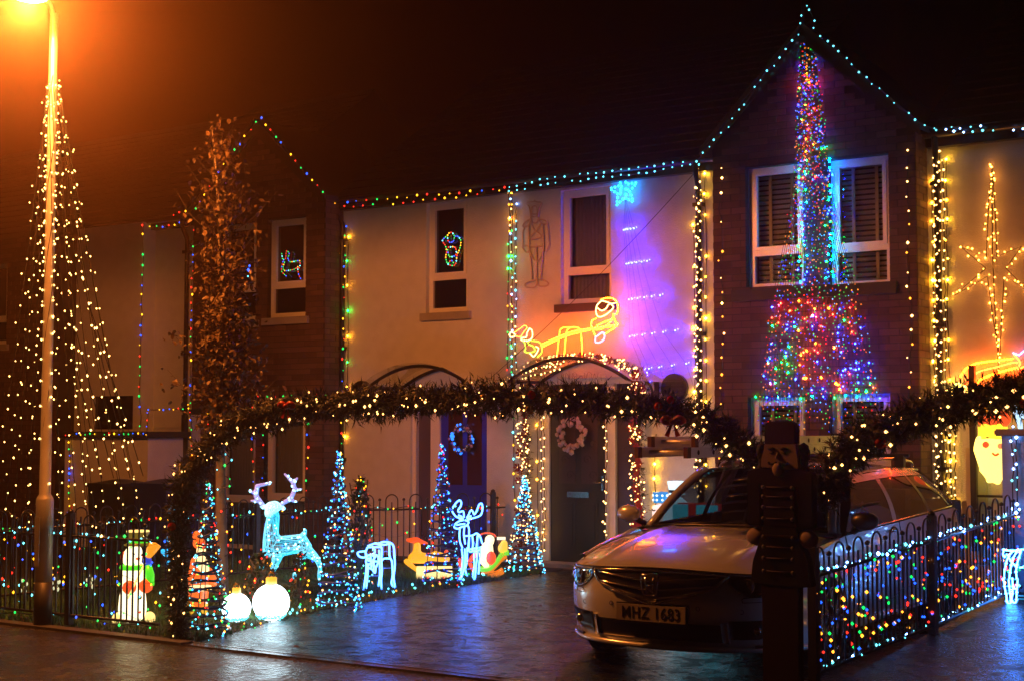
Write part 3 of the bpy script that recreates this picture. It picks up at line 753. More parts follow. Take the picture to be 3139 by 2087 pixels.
lights('rail_lights', 'green and white bulbs on the top rail in front of the glowing snowman', 'string lights', [zr(fA, .76)], .08, ['ice', 'ice', 'green', 'warm'], r=.013, jit=.03)
lights('rail_lights', 'mixed bulbs along the foot of the railing in front of the snowman', 'string lights', [zr(fA, .06)], .17, ['ice', 'amber', 'green', 'blue'], r=.012, jit=.03)
net_on('net_lights', 'sparse multicoloured net lights hanging on the pavement railing', [fA[0] + Vector((1.6, .03, 0)), fA[1] + Vector((0, .03, 0))], .12, .72, 95, MULTI, r=.012)
lights('rail_lights', 'mixed bulbs wound along the top rail of the railing across the lawn', 'string lights', [zr(fB, .72)], .085, ['ice', 'ice', 'green', 'yellow', 'ice', 'red'], r=.014, jit=.025)
net_on('net_lights', 'sparse multicoloured net lights over the railing across the lawn', fB, .1, .70, 130, ['red', 'green', 'blue', 'yellow', 'red', 'blue'], r=.014)

# ================================================================= STRINGS OF LIGHTS ON THE HOUSES
W = lambda pts, Y: [P(x, y, Y) for x, y in pts]
MC = ['blue', 'green', 'red', 'yellow']
lights('string_lights', 'multicoloured bulbs down the corner of the left cream wall', 'string lights', [W([(329, 518), (326, 700), (321, 860), (322, 985)], YF - .30)], .15, MC, r=.017)
lights('string_lights', 'multicoloured bulbs under the eaves left of the leafy tree', 'string lights', [W([(332, 521), (370, 522), (405, 518), (440, 497)], YF - .12), W([(398, 495), (420, 484), (442, 492)], YG - .2)], .13, MC, r=.016)
lights('string_lights', 'multicoloured bulbs down the pipe beside the leafy tree', 'string lights', [W([(447, 530), (440, 700), (438, 860), (437, 1060)], YF - .12), W([(434, 930), (441, 1000), (437, 1075)], YF - .62)], .12, MC, r=.016)
lights('string_lights', 'multicoloured bulbs round the tops of the two porches', 'string lights', [W([(153, 1000), (250, 998), (338, 999)], yP - .08), W([(343, 942), (390, 942), (436, 941)], yQ - .08), W([(338, 999), (341, 942)], yP - .08)], .10, MC, r=.014)
lights('string_lights', 'multicoloured bulbs down the left corner of the low porch', 'string lights', [W([(157, 1004), (160, 1090), (158, 1180)], yP - .03)], .09, ['yellow', 'green', 'yellow', 'blue'], r=.017)
gy = YG - .17
lights('string_lights', 'multicoloured bulbs outlining the low brick gable', 'string lights', [W([(450, 482), (520, 372), (580, 296), (598, 268), (617, 296), (680, 370), (745, 445)], gy)], .135, ['green', 'blue', 'yellow', 'red'], r=.016, shuffle=False)
lights('string_lights', 'multicoloured bulbs along the gutter above the blue door house', 'string lights', [W([(750, 462), (790, 476), (900, 470), (1020, 458), (1172, 438)], YF - .22), W([(800, 466), (960, 452), (1100, 440), (1172, 432)], YF - .24)], .17, MC, r=.014)
lights('string_lights', 'multicoloured bulbs up the black pipe at the corner of the low gable', 'string lights', [W([(795, 520), (792, 700), (788, 900), (784, 1110)], YF - .10), W([(782, 560), (780, 760), (776, 1000)], YF - .06)], .14, MC, r=.015)
lights('string_lights', 'amber and green bulbs glowing on the cream wall by the low gable', 'string lights', [W([(800, 545), (801, 700), (797, 900), (793, 1010)], YF - .035)], .34, ['glowa', 'glowg', 'glowa', 'glowg'], r=.016, shuffle=False)
lights('string_lights', 'multicoloured bulbs framing the ground floor windows of the low gable', 'string lights', [W([(596, 912), (680, 912), (748, 910)], YG - .04), W([(582, 935), (580, 1040), (584, 1150)], YG - .04), W([(603, 925), (606, 1040), (605, 1150)], YG - .04), W([(705, 925), (709, 1040), (705, 1150)], YG - .04), W([(478, 950), (484, 1010), (480, 1060)], YG - .04)], .15, MC, r=.017)
lights('string_lights', 'multicoloured bulbs down the party line between the two doors', 'string lights', [W([(1172, 445), (1170, 650), (1168, 860)], YF - .03), W([(1178, 445), (1178, 650), (1178, 870)], YF - .07)], .16, ['glowa', 'green', 'red', 'glowg', 'yellow'], r=.015)
lights('string_lights', 'ice white bulbs down the party line between the two doors', 'string lights', [W([(1175, 440), (1177, 650), (1178, 870)], YF - .09), W([(1187, 470), (1188, 860)], YF - .04)], .11, ['ice', 'cold', 'ice', 'warm'], r=.014)
lights('string_lights', 'mixed bulbs down the cream wall right of the blue door', 'string lights', [W([(1181, 900), (1182, 1050), (1184, 1180)], YF - .04)], .17, ['green', 'yellow', 'green', 'ice'], r=.017)
lights('string_lights', 'ice white bulbs along the gutter above the green door house', 'string lights', [W([(1172, 440), (1270, 424), (1400, 408), (1500, 396), (1612, 378)], YF - .22), W([(1172, 430), (1260, 412), (1400, 396), (1500, 385), (1600, 368)], YF - .25)], .115, ['ice'], r=.0105)
lights('string_lights', 'ice white bulbs outlining the tall brick gable and its spike', 'string lights', [W([(1604, 372), (1622, 352), (1668, 300), (1740, 205), (1800, 125), (1843, 74), (1846, 25), (1858, 12), (1870, 30), (1874, 72), (1905, 95), (1990, 175), (2060, 240), (2130, 292), (2160, 300)], gy)], .105, ['ice'], r=.0105, jit=.02)
lights('string_lights', 'ice white bulbs along the gutter of the right hand house', 'string lights', [W([(2134, 297), (2200, 303), (2270, 303), (2358, 300), (2450, 293)], YF - .24), W([(2190, 296), (2272, 292)], YF - .26)], .10, ['cold', 'ice'], r=.012)
wp = ['warm']
lights('string_lights', 'warm white bulbs wound round the downpipe left of the tall gable', 'string lights', [W([(1603 + 6 * (-1) ** k, 388 + k * 13) for k in range(60)], YF - .10), W([(1612, 395), (1613, 800), (1614, 1165)], YF - .095), W([(1602, 410), (1604, 1165)], YF - .08)], .115, wp, r=.0125)
lights('string_lights', 'yellow bulbs glowing against the cream wall left of the tall gable', 'string lights', [W([(1622, 400), (1625, 700), (1627, 1010), (1628, 1140)], YF - .035), W([(1597, 520), (1599, 800), (1600, 960)], YF - .03)], .24, ['glowy', 'glowy', 'glowa'], r=.018)
lights('string_lights', 'single line of amber bulbs on the brick left of the gable windows', 'string lights', [W([(1658, 385), (1662, 700), (1660, 1000), (1658, 1060)], YG - .04)], .155, ['amber', 'warm'], r=.0135, jit=.03)
lights('string_lights', 'single line of amber bulbs on the brick right of the gable windows', 'string lights', [W([(2090, 350), (2092, 560), (2095, 760), (2092, 950), (2088, 1010)], YG - .04)], .155, ['amber', 'warm'], r=.0135, jit=.03)
lights('string_lights', 'warm white bulbs wound round the downpipe right of the tall gable', 'string lights', [W([(2155 + 7 * (-1) ** k, 350 + k * 13) for k in range(64)], YF - .10), W([(2163, 350), (2166, 800), (2170, 1180)], YF - .095), W([(2152, 360), (2160, 1180)], YF - .08), W([(2172, 370), (2180, 1180)], YF - .07)], .105, wp, r=.012)
lights('string_lights', 'yellow bulbs glowing against the wall right of the tall gable', 'string lights', [W([(2177, 370), (2182, 700), (2186, 1000), (2190, 1170)], YF - .035), W([(2146, 420), (2150, 800), (2153, 980)], YF - .03)], .21, ['glowy', 'glowy', 'glowa'], r=.018)
lights('string_lights', 'warm bulbs hanging down the wall by the side door on the right', 'string lights', [W([(2185, 960), (2190, 1180)], YF - .12), W([(2198, 980), (2200, 1170)], YF - .08)], .09, wp, r=.012)
# door surrounds
lights('string_lights', 'warm white bulbs down both sides of the green door', 'string lights', [W([(1246, 965), (1249, 1285)], YF - .035), W([(1252, 960), (1253, 1280)], YF - .01), W([(1391, 960), (1390, 1280)], YF - .02), W([(1397, 965), (1394, 1270)], YF - .01)], .125, wp, r=.012)
lights('string_lights', 'yellow bulbs glowing beside the red flower garland left of the green door', 'string lights', [W([(1236, 980), (1236, 1280)], YF - .03)], .22, ['glowa'], r=.014)
lights('string_lights', 'yellow bulbs glowing on the wall right of the red flower column', 'string lights', [W([(1508, 1000), (1507, 1180)], YF - .03)], .17, ['glowy'], r=.016)

# ---- the big tree of coloured strings on the gable
root = thing('light_tree', 'tall tree of coloured light strings fanning down the brick gable', 'light tree', (apx.x, YG, 1.9))
mats = [bulbmat('tree_red_bulb', (1.0, .015, .01), 1.7), bulbmat('tree_green_bulb', (.0, .9, .06), 1.2), bulbmat('tree_blue_bulb', (.01, .07, 1.0), 2.2), bulbmat('tree_amber_bulb', (1.0, .33, .015), 1.9), bulbmat('tree_ice_bulb', (.1, .6, 1.0), 1.8)]
NL = 32
base = Vector((apx.x, YG, 1.9)); rv = random.Random(3)
strs = []
for k in range(NL):
    u = (k + .5) / NL * 2 - 1
    def hw(y):   # half width in picture units at height y
        for (ya, wa), (yb, wb) in zip([(80, 12), (250, 30), (420, 42), (560, 70), (700, 105), (850, 130), (1005, 150)], [(250, 30), (420, 42), (560, 70), (700, 105), (850, 130), (1005, 150), (1100, 160)]):
            if y <= yb: return wa + (wb - wa) * (y - ya) / (yb - ya)
        return 160
    pts = []
    y1 = 985 + rv.uniform(-25, 20)
    for j in range(14):
        y = 86 + (y1 - 86) * j / 13; c = 1858 + (y - 80) * .032
        pts.append(P(c + u * hw(y), y, YG - .05 - .15 * min(1, j / 7) * (1 - .35 * abs(u)) - (.04 * rv.random())))
    strs.append(pts)
tb = BM()
for pts in strs: tube(tb, [p - base for p in pts], .0032, 3)
obj('cable', tb, M['wire'], root)
bmT = BM(); cnt = 0
for pts in strs:
    q = resample(pts, .070)
    dz_ = rv.uniform(-.06, .06)
    for i, p in enumerate(q):
        if rv.random() < .10: continue
        octa(bmT, p - base + Vector((rv.uniform(-.02, .02), rv.uniform(-.01, .03), dz_ + rv.uniform(-.03, .03))), rv.uniform(.0065, .0105), rv.choice([0, 0, 1, 1, 2, 2, 3, 3, 4])); cnt += 1
o = obj('bulb', bmT, mats, root); o['kind'] = 'stuff'
bmG = BM()       # bulbs that hang right against the bricks and paint them with colour
for k in range(130):
    y = rv.choice([rv.uniform(110, 420), rv.uniform(690, 905), rv.uniform(700, 900)]); c = 1858 + (y - 80) * .032; u_ = rv.uniform(-.97, .97)
    ci = rv.choice([0, 3, 3, 0, 2]) if abs(u_) < .4 else rv.choice([2, 2, 1, 2, 1, 0])
    octa(bmG, P(c + u_ * hw(y), y, YG - .05) - base, rv.uniform(.009, .013), ci)
for k in range(16):  # extra bulbs added to throw blue and cyan light on the white window frames
    for x_ in (1842, 1852, 1906, 1915): octa(bmG, P(x_ + rv.uniform(-6, 6), 372 + k * 18 + rv.uniform(-8, 8), YG - .04) - base, .011, rv.choice([2, 4, 4, 2, 1]))
for k in range(12):
    octa(bmG, P(1740 + k * 26, 914 + rv.uniform(-4, 4), YG - .04) - base, .010, rv.choice([1, 4, 2, 0]))
o = obj('bulb', bmG, [bulbmat('wall_red_bulb', (1.0, .012, .004), 150), bulbmat('wall_green_bulb', (.0, 1.0, .05), 80), bulbmat('wall_blue_bulb', (.003, .012, 1.0), 240), bulbmat('wall_orange_bulb', (1.0, .10, .002), 190), bulbmat('wall_cyan_bulb', (.0, .30, 1.0), 170)], root); o['kind'] = 'stuff'

# ---- blue star and hanging blue lines
root = thing('light_star', 'pale blue star of lights under the gutter beside the upper window', 'light star', P(1437, 440, YF - .06))
b0 = root.location.copy(); bm = BM(); fr_ = BM()
pts = []
for k in range(11):
    a = math.pi / 2 + k * math.pi / 5 + .1; rr = .195 if k % 2 == 0 else .085
    pts.append(Vector((math.cos(a) * rr * 1.0, 0, math.sin(a) * rr)))
tube(fr_, pts, .005, 4); obj('frame', fr_, M['whitewire'], root)
for p in resample(pts, .05): octa(bm, p + Vector((0, -.01, 0)), .017)
for k in range(10): octa(bm, Vector((random.uniform(-.07, .07), -.02, random.uniform(-.07, .07))), .016)
o = obj('bulb', bm, emat('star_bulb', (0.006, 0.30, 1.0), 22 * B), root); o['kind'] = 'stuff'
root = thing('light_curtain', 'rows of deep blue bulbs hanging on the cream wall beneath the pale star', 'light curtain', P(1480, 900, YF - .06))
b0 = root.location.copy(); bm = BM(); cb = BM()
rows = [(530, 1436, 1460, 5), (608, 1442, 1490, 6), (690, 1448, 1520, 6), (775, 1450, 1555, 6), (850, 1480, 1580, 5)]
cols_ = []
for y, xa, xb, n in rows:
    ps = []
    for k in range(n):
        u = (k / (n - 1)) ** 1.4; ps.append(P(xa + (xb - xa) * u, y - 8 * u * (xb - xa) / 60, YF - .036))
    cols_.append(ps)
    for p in ps: octa(bm, p - b0, .0125); octa(bm, p - b0 + Vector((.035, 0, .012)), .008)
for k in range(5):
    line = [P(1440, 455, YF - .04)] + [c[k] for c in cols_] + [P(1500 + 30 * k, 960, YF - .04)]
    tube(cb, [p - b0 for p in line], .0018, 3)
obj('cable', cb, M['wire'], root)
o = obj('bulb', bm, L['deep'], root); o['kind'] = 'stuff'
# black cable slung across the wall
cbm = BM(); a = P(1130, 870, YF - .3); b = P(1600, 398, YF - .12); tube(cbm, [a.lerp(b, k / 12) + Vector((0, 0, -.08 * math.sin(math.pi * k / 12))) for k in range(13)], .004, 4)
tag(obj('hanging_cable', cbm, M['wire']), 'thin black cable slung diagonally across the cream wall up to the downpipe', 'cable')

# ---- rope light figures
def rope(bm, pts, r=.011, n=4, smooth_n=4): tube(bm, curve(pts, smooth_n) if smooth_n else pts, r, 5)
Z4 = lambda p, Y=YF - .26: P(1156.8 + p[0] * .1773, 661 + p[1] * .1773, Y)
ropeY = emat('amber_rope_light', (1.0, .10, .003), 52 * B); ropeW = emat('white_rope_light', (1.0, .5, .15), 9 * B); ropeR = emat('red_rope_light', (1.0, .04, .005), 40 * B)
ropeG = emat('green_rope_light', (.45, 1.0, .05), 3 * B); ropeB = emat('blue_rope_light', (.15, .4, 1.0), 4 * B)
root = thing('rope_light_seesaw', 'amber rope light seesaw with two bearded figures above the green door', 'rope light', Z4((920, 930))); b0 = root.location.copy()
def ropes(root, name, lines, m, r=.010, beads=True, Y=YF - .26, Z=Z4, bs=.032):
    b0 = root.location
    bm = BM()
    for ln in lines:
        q = curve([Z(p, Y) - b0 for p in ln], 5); tube(bm, q, r * .55, 5)
        if beads:
            for p in resample(q, bs): octa(bm, p, r * 1.15)
    return obj(name, bm, m, root)
ropes(root, 'plank', [[(520, 740), (700, 660), (850, 600), (960, 570), (1150, 540), (1300, 520), (1490, 490)], [(520, 775), (700, 690), (860, 625), (1000, 590), (1170, 550), (1300, 530), (1480, 505)]], ropeY)
ropes(root, 'stand', [[(800, 930), (820, 700), (840, 570), (880, 530), (960, 525), (1010, 560), (1030, 700), (1040, 950)]], ropeY)
ropes(root, 'stand', [[(705, 930), (740, 620), (750, 560), (790, 530), (900, 525)]], ropeY, beads=False)
f1 = ropes(root, 'rider', [[(350, 540), (320, 600), (310, 650), (255, 660), (250, 690), (330, 695), (385, 660), (390, 590), (370, 545), (340, 550)], [(90, 620), (110, 590), (150, 600), (160, 640), (110, 650), (90, 620)], [(360, 860), (410, 900), (470, 800), (430, 770)]], ropeW)
ropes(root, 'hat', [[(160, 590), (230, 540), (290, 500), (320, 530), (280, 580), (240, 640), (190, 640), (150, 610)]], ropeR)
ropes(root, 'coat', [[(240, 660), (290, 730), (300, 800), (290, 835), (340, 850), (420, 830), (400, 770), (340, 740), (350, 700), (470, 710), (505, 760), (510, 850), (450, 910)]], ropeG)
f2 = ropes(root, 'rider', [[(1290, 180), (1230, 240), (1215, 330), (1250, 390), (1330, 370), (1420, 300), (1440, 260), (1400, 215), (1330, 190), (1290, 180)], [(1240, 280), (1290, 310), (1350, 280), (1380, 230), (1440, 215), (1470, 210)]], ropeW)
ropes(root, 'hat', [[(1280, 170), (1350, 145), (1430, 150), (1480, 190), (1500, 260), (1490, 340), (1460, 360)]], ropeY)
ropes(root, 'coat', [[(1215, 410), (1165, 440), (1155, 510), (1200, 550), (1300, 540), (1420, 430), (1440, 350), (1460, 440), (1495, 495), (1380, 580), (1320, 620)], [(1230, 500), (1340, 450), (1430, 420)], [(1170, 550), (1210, 640)]], ropeY)
ropes(root, 'boot', [[(1210, 650), (1210, 715), (1270, 715), (1320, 670), (1325, 620), (1300, 590), (1240, 630), (1210, 650)]], ropeB)
# unlit soldier
Z5 = lambda p, Y=YF - .03: P(1164.4 + p[0] * .1869, 420.7 + p[1] * .1869, Y)
root = thing('rope_light_soldier', 'unlit rope light toy soldier on the cream wall left of the window', 'rope light', Z5((360, 1290)))
sol = [[(360, 215), (360, 235), (440, 245), (435, 275), (410, 330), (400, 440)], [(360, 235), (260, 255), (290, 300), (305, 380), (305, 430)], [(320, 380), (325, 310), (350, 290), (385, 310), (385, 380), (350, 390), (315, 385)], [(315, 390), (330, 420), (370, 420), (390, 390)],
       [(305, 430), (320, 480), (350, 500), (385, 490), (405, 440)], [(300, 455), (240, 490), (210, 540), (240, 550), (290, 520), (300, 460)], [(410, 450), (490, 470), (510, 510), (450, 510), (410, 460)], [(300, 480), (350, 580), (430, 640), (430, 680), (290, 695), (380, 590), (430, 510)],
       [(235, 560), (210, 620), (212, 780), (205, 800), (260, 865), (290, 830), (270, 780), (215, 785)], [(515, 510), (530, 700), (535, 770), (500, 840), (470, 830), (465, 750), (455, 520)], [(285, 530), (285, 790), (300, 870), (325, 1190)], [(460, 750), (455, 900), (430, 1185)], [(290, 795), (370, 790), (450, 785)],
       [(375, 790), (380, 960), (380, 1180)], [(300, 850), (340, 940), (385, 965), (430, 930), (450, 860)], [(380, 1190), (370, 1270), (330, 1295), (250, 1285), (240, 1250), (300, 1215), (380, 1195)], [(380, 1190), (400, 1270), (500, 1275), (525, 1240), (480, 1210), (390, 1190)]]
bm = BM()
for ln in sol: tube(bm, curve([Z5(p) - root.location for p in ln], 4), .009, 6)
obj('unlit_rope', bm, mat('clear_unlit_rope', (0.5, 0.42, 0.4), 0.25), root)
# window motifs
Zw = lambda p, Y: P(526 + p[0] * .4312, 225 + p[1] * .4312, Y)
def motif(label, cat, lines, Y, step=.035, r=.010):
    root = thing('window_motif', label, cat, Zw(lines[0][0], Y)); b0 = root.location; bm = BM(); wb = BM(); mats = [L[c] for c in ('green', 'blue', 'red', 'ice', 'yellow')]
    for ln in lines:
        q = curve([Zw(p, Y) - b0 for p in ln], 4); tube(wb, q, .004, 4)
        for p in resample(q, step): octa(bm, p, r, random.randrange(5))
    o = obj('bulb', bm, mats, root); o['kind'] = 'stuff'; obj('frame', wb, M['whitewire'], root)
motif('small reindeer of coloured bulbs hanging in the low gable window', 'window light', [[(285, 835), (290, 865), (305, 860), (310, 820), (325, 835), (318, 860), (330, 878), (370, 872), (382, 875), (380, 910), (370, 905), (375, 945), (386, 968)], [(295, 865), (285, 900), (285, 930), (310, 955)], [(300, 880), (292, 905), (300, 925), (350, 918), (370, 905)]], YG + .045)
motif('small waving figure of coloured bulbs hanging in the bedroom window', 'window light', [[(1170, 735), (1185, 720), (1205, 735), (1200, 770), (1175, 770), (1170, 735)], [(1160, 745), (1143, 765), (1160, 795), (1165, 830), (1160, 850), (1172, 890), (1210, 895), (1222, 840), (1238, 800), (1240, 760), (1220, 740), (1208, 745)], [(1175, 800), (1210, 800), (1215, 840), (1180, 850), (1170, 810)], [(1175, 885), (1190, 870), (1205, 888)]], YF + .06, .035, .011)
# orange star on the right house
Z7 = lambda p, Y=YF - .04: P(2103.4 + p[0] * .4075, 300.5 + p[1] * .4075, Y)
root = thing('light_star', 'big orange four point star of lights on the right hand house', 'light star', Z7((450, 700)), 0)
star = [[(446, 200), (425, 420), (412, 720), (270, 662), (410, 780), (230, 935), (418, 825), (450, 1060), (490, 1290)], [(446, 200), (462, 460), (472, 715), (612, 655), (522, 780), (640, 900), (512, 825), (496, 1100), (490, 1290)], [(444, 205), (447, 700), (460, 1000), (485, 1400)]]
bm = BM(); wb = BM()
for ln in star:
    q = [Z7(p) - root.location for p in ln]; tube(wb, q, .006, 4)
    for p in resample(q, .075): octa(bm, p + Vector((random.uniform(-.03, .03), random.uniform(-.03, .02), random.uniform(-.03, .03))), random.choice((.006, .008, .011)))
obj('frame', wb, M['wire'], root); o = obj('bulb', bm, emat('orange_bulb', (1.0, .30, .03), 34 * B), root); o['kind'] = 'stuff'
# leaping rope light animal on right wall
Z8 = lambda p, Y=YF - .05: P(2178.4 + p[0] * .2155, 788.8 + p[1] * .2155, Y)
root = thing('rope_light_reindeer', 'red and yellow rope light reindeer leaping above the right garland', 'rope light', Z8((400, 400)))
def Zr(lines, m, nm, bs=.03): 
    bm = BM()
    for ln in lines:
        q = curve([Z8(p) - root.location for p in ln], 5); tube(bm, q, .007, 5)
        for p in resample(q, bs): octa(bm, p, .0125)
    obj(nm, bm, m, root)
Zr([[(155, 360), (210, 280), (300, 230), (360, 215), (500, 195), (640, 180), (720, 170)], [(305, 490), (360, 400), (430, 365), (520, 330), (700, 280), (760, 265)]], ropeY, 'lit_rope')
Zr([[(200, 460), (270, 390), (330, 320), (430, 285), (560, 255), (700, 215), (770, 210)], [(730, 130), (790, 210), (770, 280), (850, 250), (980, 240)]], ropeR, 'lit_rope')
Zr([[(720, 110), (780, 130), (830, 90), (900, 60), (980, 20)]], ropeB, 'lit_rope')

# ---- cone of warm strings round the street lamp
lpx, lpy = pb.x, pb.y
root = thing('light_tree', 'tall cone of warm white light strings round the street lamp pole', 'light tree', (lpx, lpy, 0))
zt_top = PD(120, 185, dist_of(pb)).z
bm = BM(); wb = BM(); n = 17; rr = random.Random(5)
tips = []
for k in range(n):
    a = 2 * math.pi * k / n + .15
    rad = .74 + .08 * math.sin(3 * a)
    ex = Vector((math.cos(a) * rad - .16, math.sin(a) * rad * .9 + .25, .75 + .2 * rr.random()))
    if ex.y < .05: ex = Vector((math.cos(a) * .64, .05, .80))
    s = Vector((.05 * math.cos(a), .05 * math.sin(a), zt_top - .1 * rr.random()))
    pts = [s.lerp(ex, t / 20) + Vector((0, 0, -.16 * math.sin(math.pi * t / 20))) for t in range(21)]
    tube(wb, pts, .0035, 3)
    for p in resample(pts, .15): octa(bm, p + Vector((rr.uniform(-.025, .025), rr.uniform(-.025, .025), rr.uniform(-.03, .03))), rr.uniform(.0065, .0105))
for k in range(80):     # tangle up the pole
    z = 1.2 + (zt_top - 1.2) * (k / 80) ** .6; a = k * 2.1
    octa(bm, Vector((math.cos(a) * .055, math.sin(a) * .055, z)), .011)
obj('cable', wb, M['wire'], root); o = obj('bulb', bm, emat('pole_warm_bulb', (1.0, .55, .13), 9 * B), root); o['kind'] = 'stuff'
wb2 = BM()
for k in (0, 1, 2):
    q = lambda z: Vector((.045 * math.cos(z * 3 + k * 2), .045 * math.sin(z * 3 + k * 2), z))
    tube(wb2, [q(1.2 + .25 * j) for j in range(int((top.z - 1.4) / .25))], .004, 3)
obj('cable', wb2, M['wire'], root)
# extra lines reaching over to the garden
root = thing('string_lights', 'bare cables with sparse warm bulbs sloping down past the low porch', 'string lights', P(330, 1090, 10.6)); bm = BM(); wb = BM()
for x0_, y0_, x1_, y1_ in ((205, 700, 330, 1095), (190, 640, 300, 1100), (175, 760, 262, 1100), (165, 800, 235, 1100)):
    a = PD(x0_, y0_, 13.2); b = PD(x1_, y1_, 14.4); q = [a.lerp(b, t / 8) - root.location for t in range(9)]; tube(wb, q, .005, 3)
    for p in resample(q, .26): octa(bm, p, .014)
obj('cable', wb, M['wire'], root); o = obj('bulb', bm, L['warm'], root); o['kind'] = 'stuff'
# ================================================================= GARLANDS
def garland(name, label, path, rad, n, nb, extra=()):
    pts = curve(path, 6); root = thing(name, label, 'garland', (pts[0].x, pts[0].y, 0)); b0 = root.location.copy()
    bm = BM(); q = resample(pts, .02); T = len(q); rg = random.Random(len(label))
    for k in range(n):
        i = rg.randrange(T); p = q[i]; r_ = rad(i / T) if callable(rad) else rad
        d = Vector((rg.gauss(0, 1), rg.gauss(0, 1), rg.gauss(0, 1))).normalized(); l = r_ * rg.uniform(.75, 1.25)
        tip = p + d * l - b0; st = p + d * l * .15 - b0
        for j in range(11):        # flat needles round a twig
            t = .25 + .75 * j / 10; c = st.lerp(tip, t); nd_ = (d * .6 + Vector((rg.gauss(0, 1), rg.gauss(0, 1), rg.gauss(0, 1)))).normalized(); ln = rg.uniform(.04, .075)
            s_ = d.cross(nd_).normalized() * .0055
            v = [bm.verts.new(x) for x in (c - s_, c + s_, c + nd_ * ln)]; bm.faces.new(v)
    o = obj('pine_needle', bm, M['needle'], root); o['kind'] = 'stuff'
    bm = BM(); tube(bm, [p - b0 for p in resample(pts, .1)], .012, 5); obj('stem', bm, M['wire'], root)
    bm = BM(); cb = BM()
    for k in range(nb):
        i = rg.randrange(T); p = q[i]; r_ = rad(i / T) if callable(rad) else rad
        d = Vector((rg.gauss(0, .9), rg.gauss(-.7, .8), rg.gauss(-.25, 1))).normalized()
        octa(bm, p + d * r_ * rg.uniform(.75, 1.1) - b0, rg.choice([.006, .008, .010, .013]))
    o = obj('bulb', bm, emat('garland_bulb', (1.0, .42, .10), 8 * B), root); o['kind'] = 'stuff'
    me = None
    for k in range(max(3, nb // 22)):
        i = rg.randrange(T); p = q[i]; d = Vector((rg.gauss(0, .5), -1, rg.gauss(-.2, .6))).normalized(); r_ = rad(i / T) if callable(rad) else rad
        bm = BM(); ball(bm, p + d * r_ * .85 - b0, rg.uniform(.025, .04), sub=2); obj('bauble', bm, M['redglass'] if k % 3 else M['gold'], root)
    return root, q
yg = YS + .06
ga = [P(x, y, yg) for x, y in ((412, 1470), (410, 1400), (411, 1300), (412, 1210), (418, 1150), (440, 1085), (485, 1030), (540, 985), (620, 955), (720, 935), (850, 930), (1000, 922), (1120, 915), (1220, 916), (1330, 922), (1430, 930), (1510, 938), (1580, 950), (1650, 985), (1700, 1030), (1745, 1060), (1790, 1075))]
# right end leans forward to the post beside the nutcracker board
gr_, gq = garland('garland_arch', 'long pine garland arch with warm bulbs spanning the driveway entrance', ga, lambda u: .085 if u < .12 else (.125 + .02 * math.sin(u * 40) if u < .8 else .102), 3600, 190)
ga2 = [P(x, y, yg + .1) for x, y in ((1815, 1100), (1875, 1135), (1910, 1110), (1940, 1050), (1980, 1015), (2050, 985), (2130, 955), (2210, 930), (2290, 915), (2370, 905), (2460, 900))]
garland('garland_arch', 'second pine garland with warm bulbs rising towards the blue gate pier', ga2, .118, 1700, 80)
# arch legs: a slim metal post inside each leg
bm = BM(); a = ga[0]; tube(bm, [(a.x, a.y, 0), (a.x, a.y, 1.4)], .03, 8); tag(obj('arch_post', bm, M['black']), 'black post inside the left leg of the garland arch', 'post')
bm = BM(); a = P(1800, 1080, yg); tube(bm, [(a.x, a.y, 0), (a.x, a.y, 1.62)], .03, 8); tag(obj('arch_post', bm, M['black']), 'black arch post hidden behind the tall nutcracker board', 'post')
# red bow under the arch
def bow(c, s, label):
    root = thing('ribbon_bow', label, 'bow', c); bm = BM()
    for k in (-1, 1):
        tube(bm, curve([(0, 0, 0), (k * s * .6, -.01, s * .35), (k * s, 0, s * .1), (k * s * .6, .01, -s * .1), (0, 0, 0)], 4), .018, 5)
        V = [bm.verts.new(q) for q in ((0, 0, 0), (k * s * .25, -.01, -.02), (k * s * .75, -.01, -s * 1.15), (k * s * .3, -.012, -s * 1.3))]; bm.faces.new(V)
    ball(bm, (0, -.01, 0), .024); obj('ribbon', bm, M['red'], root)
bow(P(1550, 970, yg - .1), .075, 'dark red ribbon bow hanging under the garland arch above the ladders')
bow(P(660, 935, yg - .13), .07, 'red ribbon bow tied on the left half of the garland arch')

